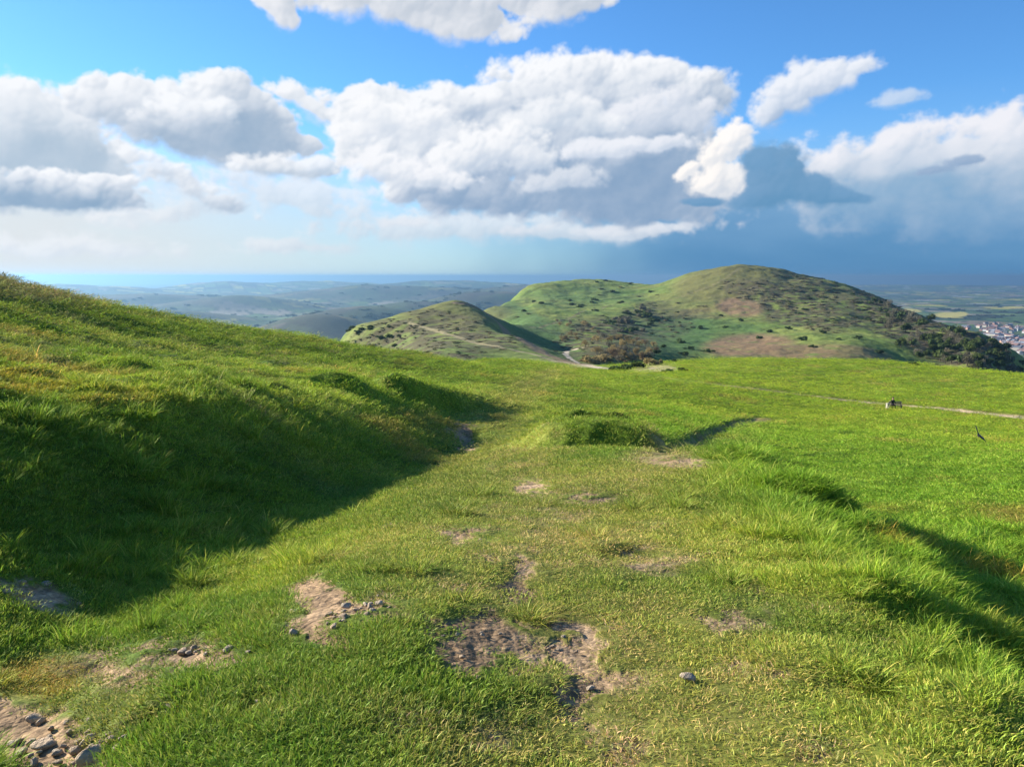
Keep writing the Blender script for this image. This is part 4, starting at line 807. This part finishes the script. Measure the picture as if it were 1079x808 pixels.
# ---------- stones and gravel ----------
def stone_mesh(seed, sx, sy, sz):
    import bmesh
    g = np.random.RandomState(seed); bm = bmesh.new(); bmesh.ops.create_icosphere(bm, subdivisions=3, radius=.5)
    pl = [(lambda d: (d / np.linalg.norm(d), .26 + .17 * g.rand()))(g.randn(3)) for _ in range(11)]
    for v in bm.verts:
        p = np.array(v.co)
        for d, q in pl:
            t = p @ d
            if t > q: p = p - d * (t - q) * .92
        p = p * (1 + .03 * math.sin(p[0] * 23 + seed) * math.sin(p[1] * 19))
        v.co = Vector((p[0] * sx, p[1] * sy, p[2] * sz))
    me = bpy.data.meshes.new('stone'); bm.to_mesh(me); bm.free()
    me.polygons.foreach_set('use_smooth', [True] * len(me.polygons))
    return me
M_st = [plain_mat('stone_grey', (.46, .37, .26), .85, .35, 6, .03), plain_mat('stone_buff', (.42, .31, .20), .85, .3, 6, .03), plain_mat('stone_dark', (.17, .14, .10), .85, .3, 6, .03)]
SM = []
for k in range(9):
    me = stone_mesh(k, 1, .6 + .3 * (k % 3) / 2, .4 + .15 * (k % 2)); me.materials.append(M_st[k % 3 if k % 3 < 2 else k % 2]); SM.append(me)
dm = SM[0].copy(); dm.materials.clear(); dm.materials.append(M_st[2]); SM.append(dm)
def stone(px, py, w_px, label, group=None, k=None, rot=None, sink=.24, g=np.random.RandomState(5)):
    x, y = H2(px, py); r = math.hypot(x, y); s = w_px * math.hypot(r, 1.6) / F
    o = bpy.data.objects.new('stone', SM[g.randint(9) if k is None else k]); COL.objects.link(o); o.location = (x, y, landz(x, y) + s * (.26 - sink)); o.scale = (s, s, s * (.9 + .3 * g.rand()))
    o.rotation_euler = (g.randn() * .2, g.randn() * .2, g.rand() * 6.28 if rot is None else rot); tag(o, label, 'stone', group)
stone(725, 717, 20, 'lone pale grey stone lying in the long grass on the right', k=0, rot=-.4, sink=.02)
stone(100, 800, 32, 'large flat buff stone at the bottom edge, largest of the stony patch', k=1, rot=.5)
stone(48, 787, 24, 'long buff stone left of the largest one in the stony patch', k=4, rot=.5)
stone(92, 781, 20, 'pale slanting stone just above the largest one in the stony patch', k=3, rot=.8)
stone(180, 747, 24, 'dark stone half sunk in the grass right of the stony patch', k=9)
stone(272, 739, 13, 'small pale stone alone in the grass below the left bare patch', k=0)
stone(240, 684, 15, 'pale stone in a thin stony streak on the left of the path', k=6)
stone(193, 688, 14, 'buff stone at the left end of the thin stony streak', k=1)
stone(365, 643, 13, 'pale upright stone near the middle of the row in the bare patch', k=0, sink=0.)
stone(399, 640, 11, 'roundish stone near the right end of the row in the bare patch', k=3, sink=0.)
stone(309, 643, 11, 'pale stone at the left edge of the bare patch with the row of stones', k=0)
stone(310, 668, 12, 'stone below the left end of the bare patch with the row of stones', k=3)
stone(622, 726, 12, 'small pale stone beside the narrow rut right of the bare hollow', k=0)
stone(505, 570, 9, 'small pale stone in the worn patch further up the path', k=3)
g = np.random.RandomState(44)
for k in range(26): t = g.rand(); stone(343 + 68 * t + g.randn() * 3, 655 - 20 * t + g.randn() * 4, 5 + 6 * g.rand(), 'small grey stone in the row of loose stones in the bare patch', 'loose stones in the row')
for k in range(34): stone(12 + 120 * g.rand(), 757 + 50 * g.rand(), 7 + 9 * g.rand() ** 2, 'small buff stone in the stony patch at the bottom left corner', 'stones of the bottom left stony patch')
for k in range(9): stone(500 + 18 * g.randn(), 676 + 12 * g.randn(), 4 + 5 * g.rand(), 'small buff stone on the floor of the bare hollow in the path', 'stones in the bare hollow')
for k in range(5): stone(596 + 16 * g.randn(), 680 + 8 * g.randn(), 4 + 4 * g.rand(), 'small stone in the worn patch right of the bare hollow', 'stones in the second worn patch')
for k in range(9): stone(205 + 24 * g.randn(), 688 + 5 * g.randn(), 5 + 5 * g.rand(), 'small stone in the thin stony streak left of the path', 'stones in the thin streak')
for k in range(10): stone(30 + 26 * g.randn(), 628 + 7 * g.randn(), 5 + 6 * g.rand(), 'small stone in the shade at the foot of the left bank', 'stones in the shade of the bank')
V, Ft = [], []; g = np.random.RandomState(45); n = 60000; a = R(-36) + R(72) * g.rand(n); q = np.exp(math.log(1.9) + g.rand(n) * math.log(6)); x, y = q * np.sin(a), q * np.cos(a); zz = land(x, y); cs = cover(x, y, zz)
k = np.nonzero(cs['dirt'] > .45)[0][:3500]; zz = zz - cs['dirt'] * .030
for j in k:
    s = .003 + .011 * g.rand() ** 4; c_ = g.randn(6, 3) * .12; b = np.array([(1, 0, 0), (-1, 0, 0), (0, 1, 0), (0, -1, 0), (0, 0, .7), (0, 0, -.7)]) + c_; i = len(V)
    V += list(b * s * np.array([1, .8, .7]) + (x[j], y[j], zz[j] + .004)); Ft += [(i + p, i + q_, i + t) for p, q_, t in ((0, 2, 4), (2, 1, 4), (1, 3, 4), (3, 0, 4), (2, 0, 5), (1, 2, 5), (3, 1, 5), (0, 3, 5))]
tag(ob('gravel', mesh_np('gravel', V, None, Ft, smooth=False), plain_mat('gravel_stone', (.36, .26, .18), .9, .5, 30)), 'loose gravel and crumbs of earth on the bare patches', 'gravel', kind='stuff')
# ---------- bench with a walker, bag, crow ----------
M_wood = plain_mat('weathered_wood', (.20, .17, .13), .8, .25, 8)
bx_, by_ = hit(943.5, 430.5); bz = landz(bx_, by_); bn = empty('park_bench', (bx_, by_, bz), R(-6))
def slab(name, boxes, mat, parent):
    V, Fq = [], []
    for a, b in boxes:
        i = len(V); V += [(x, y, z) for x in (a[0], b[0]) for y in (a[1], b[1]) for z in (a[2], b[2])]
        Fq += [tuple(i + t for t in f) for f in ((0, 1, 3, 2), (4, 6, 7, 5), (0, 4, 5, 1), (2, 3, 7, 6), (0, 2, 6, 4), (1, 5, 7, 3))]
    o = ob(name, mesh_np(name, V, Fq, smooth=False), mat, parent); b = o.modifiers.new('bevel', 'BEVEL'); b.width = .006; b.segments = 2; return o
tag(bn, 'grey wooden bench beside the sandy footpath on the right slope', 'bench')
slab('seat', [((-.8, -.30 + .115 * k, .43), (.8, -.20 + .115 * k, .47)) for k in range(4)], M_wood, bn)
slab('backrest', [((-.8, .20, .58 + .13 * k), (.8, .235, .68 + .13 * k)) for k in range(3)], M_wood, bn)
for sx in (-.68, .62):
    slab('leg', [((sx, -.29, -.4), (sx + .07, -.22, .425)), ((sx, .14, -.4), (sx + .07, .198, .98)), ((sx + .004, -.218, .34), (sx + .066, .138, .41))], M_wood, bn)
    slab('armrest', [((sx - .01, -.30, .66), (sx + .08, .136, .70)), ((sx + .01, -.285, .475), (sx + .06, -.235, .658))], M_wood, bn)
def skin(name, joints, edges, root, sub=2):
    me = bpy.data.meshes.new(name); me.from_pydata([j[:3] for j in joints], edges, []); o = bpy.data.objects.new(name, me); COL.objects.link(o)
    md = o.modifiers.new('skin', 'SKIN'); sv = me.skin_vertices[0].data if me.skin_vertices else None
    if sv is None:
        bpy.context.view_layer.objects.active = o; me.skin_vertices if False else None
    for k, j in enumerate(joints):
        me.skin_vertices[0].data[k].radius = (j[3], j[4] if len(j) > 4 else j[3]); me.skin_vertices[0].data[k].use_root = (k == root)
    o.modifiers.new('sub', 'SUBSURF').levels = sub; o.modifiers['sub'].render_levels = sub; md.use_smooth_shade = True
    dg = bpy.context.evaluated_depsgraph_get(); dg.update(); m2 = bpy.data.meshes.new_from_object(o.evaluated_get(dg)); o.modifiers.clear(); o.data = m2
    return o
# seated walker: pelvis at the bench, facing the viewer's side of the slope
J = [(0, 0, .56, .15, .12), (0, .02, .72, .135, .105), (0, .03, .90, .155, .11), (0, .02, 1.04, .12, .09), (0, .0, 1.12, .05, .05), (0, -.02, 1.18, .055, .06), (0, -.03, 1.27, .090, .105), (0, -.02, 1.355, .066, .080),
     (-.10, -.04, .55, .10), (-.12, -.42, .55, .066), (-.12, -.46, .30, .055), (-.12, -.44, .09, .040), (-.12, -.56, .05, .036), (.10, -.04, .55, .10), (.13, -.42, .56, .066), (.14, -.50, .30, .055), (.14, -.52, .09, .040), (.14, -.64, .05, .036),
     (-.19, .02, 1.0, .060), (-.26, -.04, .76, .045), (-.14, -.26, .66, .034), (.19, .02, 1.0, .060), (.26, -.04, .76, .045), (.14, -.26, .66, .034), (-.09, -.33, .64, .030, .018), (.09, -.33, .64, .030, .018)]
J += [(0, -.145, 1.255, .014), (-.098, -.01, 1.265, .018, .026), (.098, -.01, 1.265, .018, .026)]
Ed = [(0, 1), (1, 2), (2, 3), (3, 4), (4, 5), (5, 6), (6, 7), (0, 8), (8, 9), (9, 10), (10, 11), (11, 12), (0, 13), (13, 14), (14, 15), (15, 16), (16, 17), (3, 18), (18, 19), (19, 20), (3, 21), (21, 22), (22, 23), (20, 24), (23, 25)]
Ed += [(6, 26), (6, 27), (6, 28)]
for base, s in ((24, -1), (25, 1)):
    for f in range(5):
        i = len(J); off = (f - 1.5) * .016
        if f < 4: J += [(s * .075 + s * off, -.375, .635, .0085), (s * .075 + s * off, -.40, .615, .0075)]; Ed += [(base, i), (i, i + 1)]
        else: J += [(s * .055, -.335, .65, .010), (s * .045, -.36, .645, .008)]; Ed += [(base, i), (i, i + 1)]
pe = skin('person', J, Ed, 0)
mats = [plain_mat('jacket_dark', (.022, .026, .022), .8, .15, 30), plain_mat('trousers', (.045, .042, .038), .85, .15, 30), plain_mat('skin', (.42, .25, .18), .55, .06, 30), plain_mat('boots', (.04, .03, .025), .6, .1, 30)]
for mt in mats: pe.data.materials.append(mt)
for p in pe.data.polygons:
    c_ = p.center; p.material_index = 2 if (c_.z > 1.10 or (c_.y < -.27 and .58 < c_.z < .72 and abs(c_.x) < .14)) else (1 if (c_.z < .60 or c_.y < -.30) else 0)
    if c_.z < .13: p.material_index = 3
    if c_.y < -.16 and .47 < c_.z < .62: p.material_index = 1
pe.location = (bx_ - .36, by_ + .05, bz - .0); pe.rotation_euler.z = R(-6); pe.scale = (1.12, 1.0, 1.12); pe.location.z = bz - .085
tag(pe, 'person in dark clothes sitting at the left end of the bench', 'person')
hr = mesh_np('hair', *(lambda n, m: ([(.106 * math.sin(t * math.pi * .62 / m) * math.cos(u * 6.2832 / n), -.008 + .122 * math.sin(t * math.pi * .62 / m) * math.sin(u * 6.2832 / n) + .02, 1.315 + .118 * math.cos(t * math.pi * .62 / m) - (.045 if math.sin(u * 6.2832 / n) > -.2 else -.075) * (t / m)) for t in range(m + 1) for u in range(n)],
                                      [(t * n + u, t * n + (u + 1) % n, (t + 1) * n + (u + 1) % n, (t + 1) * n + u) for t in range(m) for u in range(n)]))(18, 7))
hair = ob('hair', hr, plain_mat('hair_dark', (.03, .02, .015), .6, .2, 60), pe)
def face_bit(name, c_, r, mat):
    import bmesh
    bm = bmesh.new(); bmesh.ops.create_uvsphere(bm, u_segments=10, v_segments=6, radius=1.); me = bpy.data.meshes.new(name)
    for v in bm.verts: v.co = Vector((c_[0] + v.co.x * r[0], c_[1] + v.co.y * r[1], c_[2] + v.co.z * r[2]))
    bm.to_mesh(me); bm.free(); return ob(name, me, mat, pe)
M_eye = plain_mat('eye_dark', (.02, .015, .01), .3, .05, 30); M_lip = plain_mat('lips', (.32, .12, .10), .5, .05, 30)
for sx in (-.034, .034): face_bit('eye', (sx, -.122, 1.285), (.013, .008, .008), M_eye)
face_bit('mouth', (0, -.125, 1.212), (.026, .008, .006), M_lip)
# the pale rucksack on the ground
ru = empty('rucksack', (bx_ - 1.08, by_ - .1, landz(bx_ - 1.08, by_ - .1)), .5); tag(ru, 'pale cream rucksack on the ground at the left end of the bench', 'rucksack')
import bmesh
def puffy(name, c_, d_, mat, parent):
    bm = bmesh.new(); bmesh.ops.create_cube(bm, size=1.); bmesh.ops.bevel(bm, geom=list(bm.edges), offset=.22, segments=4, profile=.6, affect='EDGES'); me = bpy.data.meshes.new(name)
    for v in bm.verts:
        z = v.co.z; f = 1 - .22 * max(0, z) ; v.co = Vector((c_[0] + v.co.x * d_[0] * f, c_[1] + v.co.y * d_[1] * f, c_[2] + z * d_[2]))
    bm.to_mesh(me); bm.free(); me.polygons.foreach_set('use_smooth', [True] * len(me.polygons)); return ob(name, me, mat, parent)
M_rk = plain_mat('canvas_pale', (.44, .42, .33), .85, .1, 20); M_rd = plain_mat('strap_dark', (.08, .08, .07), .8, .1, 20)
puffy('bag_body', (0, 0, .33), (.40, .30, .62), M_rk, ru); puffy('pocket', (0, -.19, .22), (.32, .13, .30), M_rk, ru); puffy('lid', (0, -.01, .70), (.42, .34, .14), M_rk, ru)
for sx in (-.12, .12): ob('strap', tube_mesh('strap', [[(sx, .13, .62, .02), (sx * 1.2, .24, .50, .02), (sx * 1.2, .25, .28, .02), (sx, .17, .10, .02)]]), M_rd, ru)
# the crow, banking low over the slope
d = ray(1031, 458); q = 47 / math.hypot(d[0], d[1]); cr = empty('crow', (float(d[0] * q), float(d[1] * q), float(d[2] * q)))
tag(cr, 'black crow flying low over the green slope, wings spread on a slant', 'bird'); M_cr = plain_mat('feathers', (.012, .012, .015), .45, .2, 30)
b = skin('body', [(0, -.22, 0, .012), (0, -.17, .0, .028, .03), (0, -.11, 0, .034), (0, -.02, 0, .055), (0, .10, 0, .045), (0, .17, 0, .022, .012), (0, .27, 0, .045, .008)], [(k, k + 1) for k in range(6)], 3); b.data.materials.append(M_cr); b.parent = cr
for s in (-1, 1):
    LE = [(0, -.06), (.14, -.11), (.26, -.09), (.40, -.04), (.50, .03)]; TE = [(0, .11), (.12, .13), (.24, .13), (.34, .15), (.50, .05)]
    V, Fq = [], []
    for (a_, b_) in zip(LE, TE):
        up = .10 * math.sin(a_[0] * 3.2)
        for zt in (.007, -.007): V += [(s * (a_[0] + .02), a_[1], up + zt), (s * (b_[0] + .02), b_[1], up + zt * .4)]
    for k in range(4):
        i = k * 4; Fq += [(i, i + 1, i + 5, i + 4), (i + 2, i + 6, i + 7, i + 3), (i, i + 4, i + 6, i + 2), (i + 1, i + 3, i + 7, i + 5)]
    nf = len(V)
    for f in range(5):                                   # spread primary feathers
        x0, y0 = .34 + .035 * f, .13 - .02 * f; x1, y1 = x0 + .05 + .022 * f, y0 + .10 - .028 * f; i = len(V); up = .10 * math.sin(x0 * 3.2)
        for (x, y, wd_) in ((x0, y0, .02), (x1, y1, .007)): V += [(s * (x - wd_), y - wd_, up + .003), (s * (x + wd_), y + wd_ * .3, up + .003), (s * (x + wd_), y + wd_ * .3, up - .003), (s * (x - wd_), y - wd_, up - .003)]
        Fq += [(i, i + 1, i + 5, i + 4), (i + 1, i + 2, i + 6, i + 5), (i + 2, i + 3, i + 7, i + 6), (i + 3, i, i + 4, i + 7), (i + 4, i + 5, i + 6, i + 7)]
    ob('wing', mesh_np('wing', V, Fq), M_cr, cr)
xa = Vector((.62, .1, -.78)).normalized(); ya = Vector((.45, .80, .35)); ya = (ya - xa * ya.dot(xa)).normalized(); za = xa.cross(ya); cr.rotation_euler = Matrix((xa, ya, za)).transposed().to_euler()
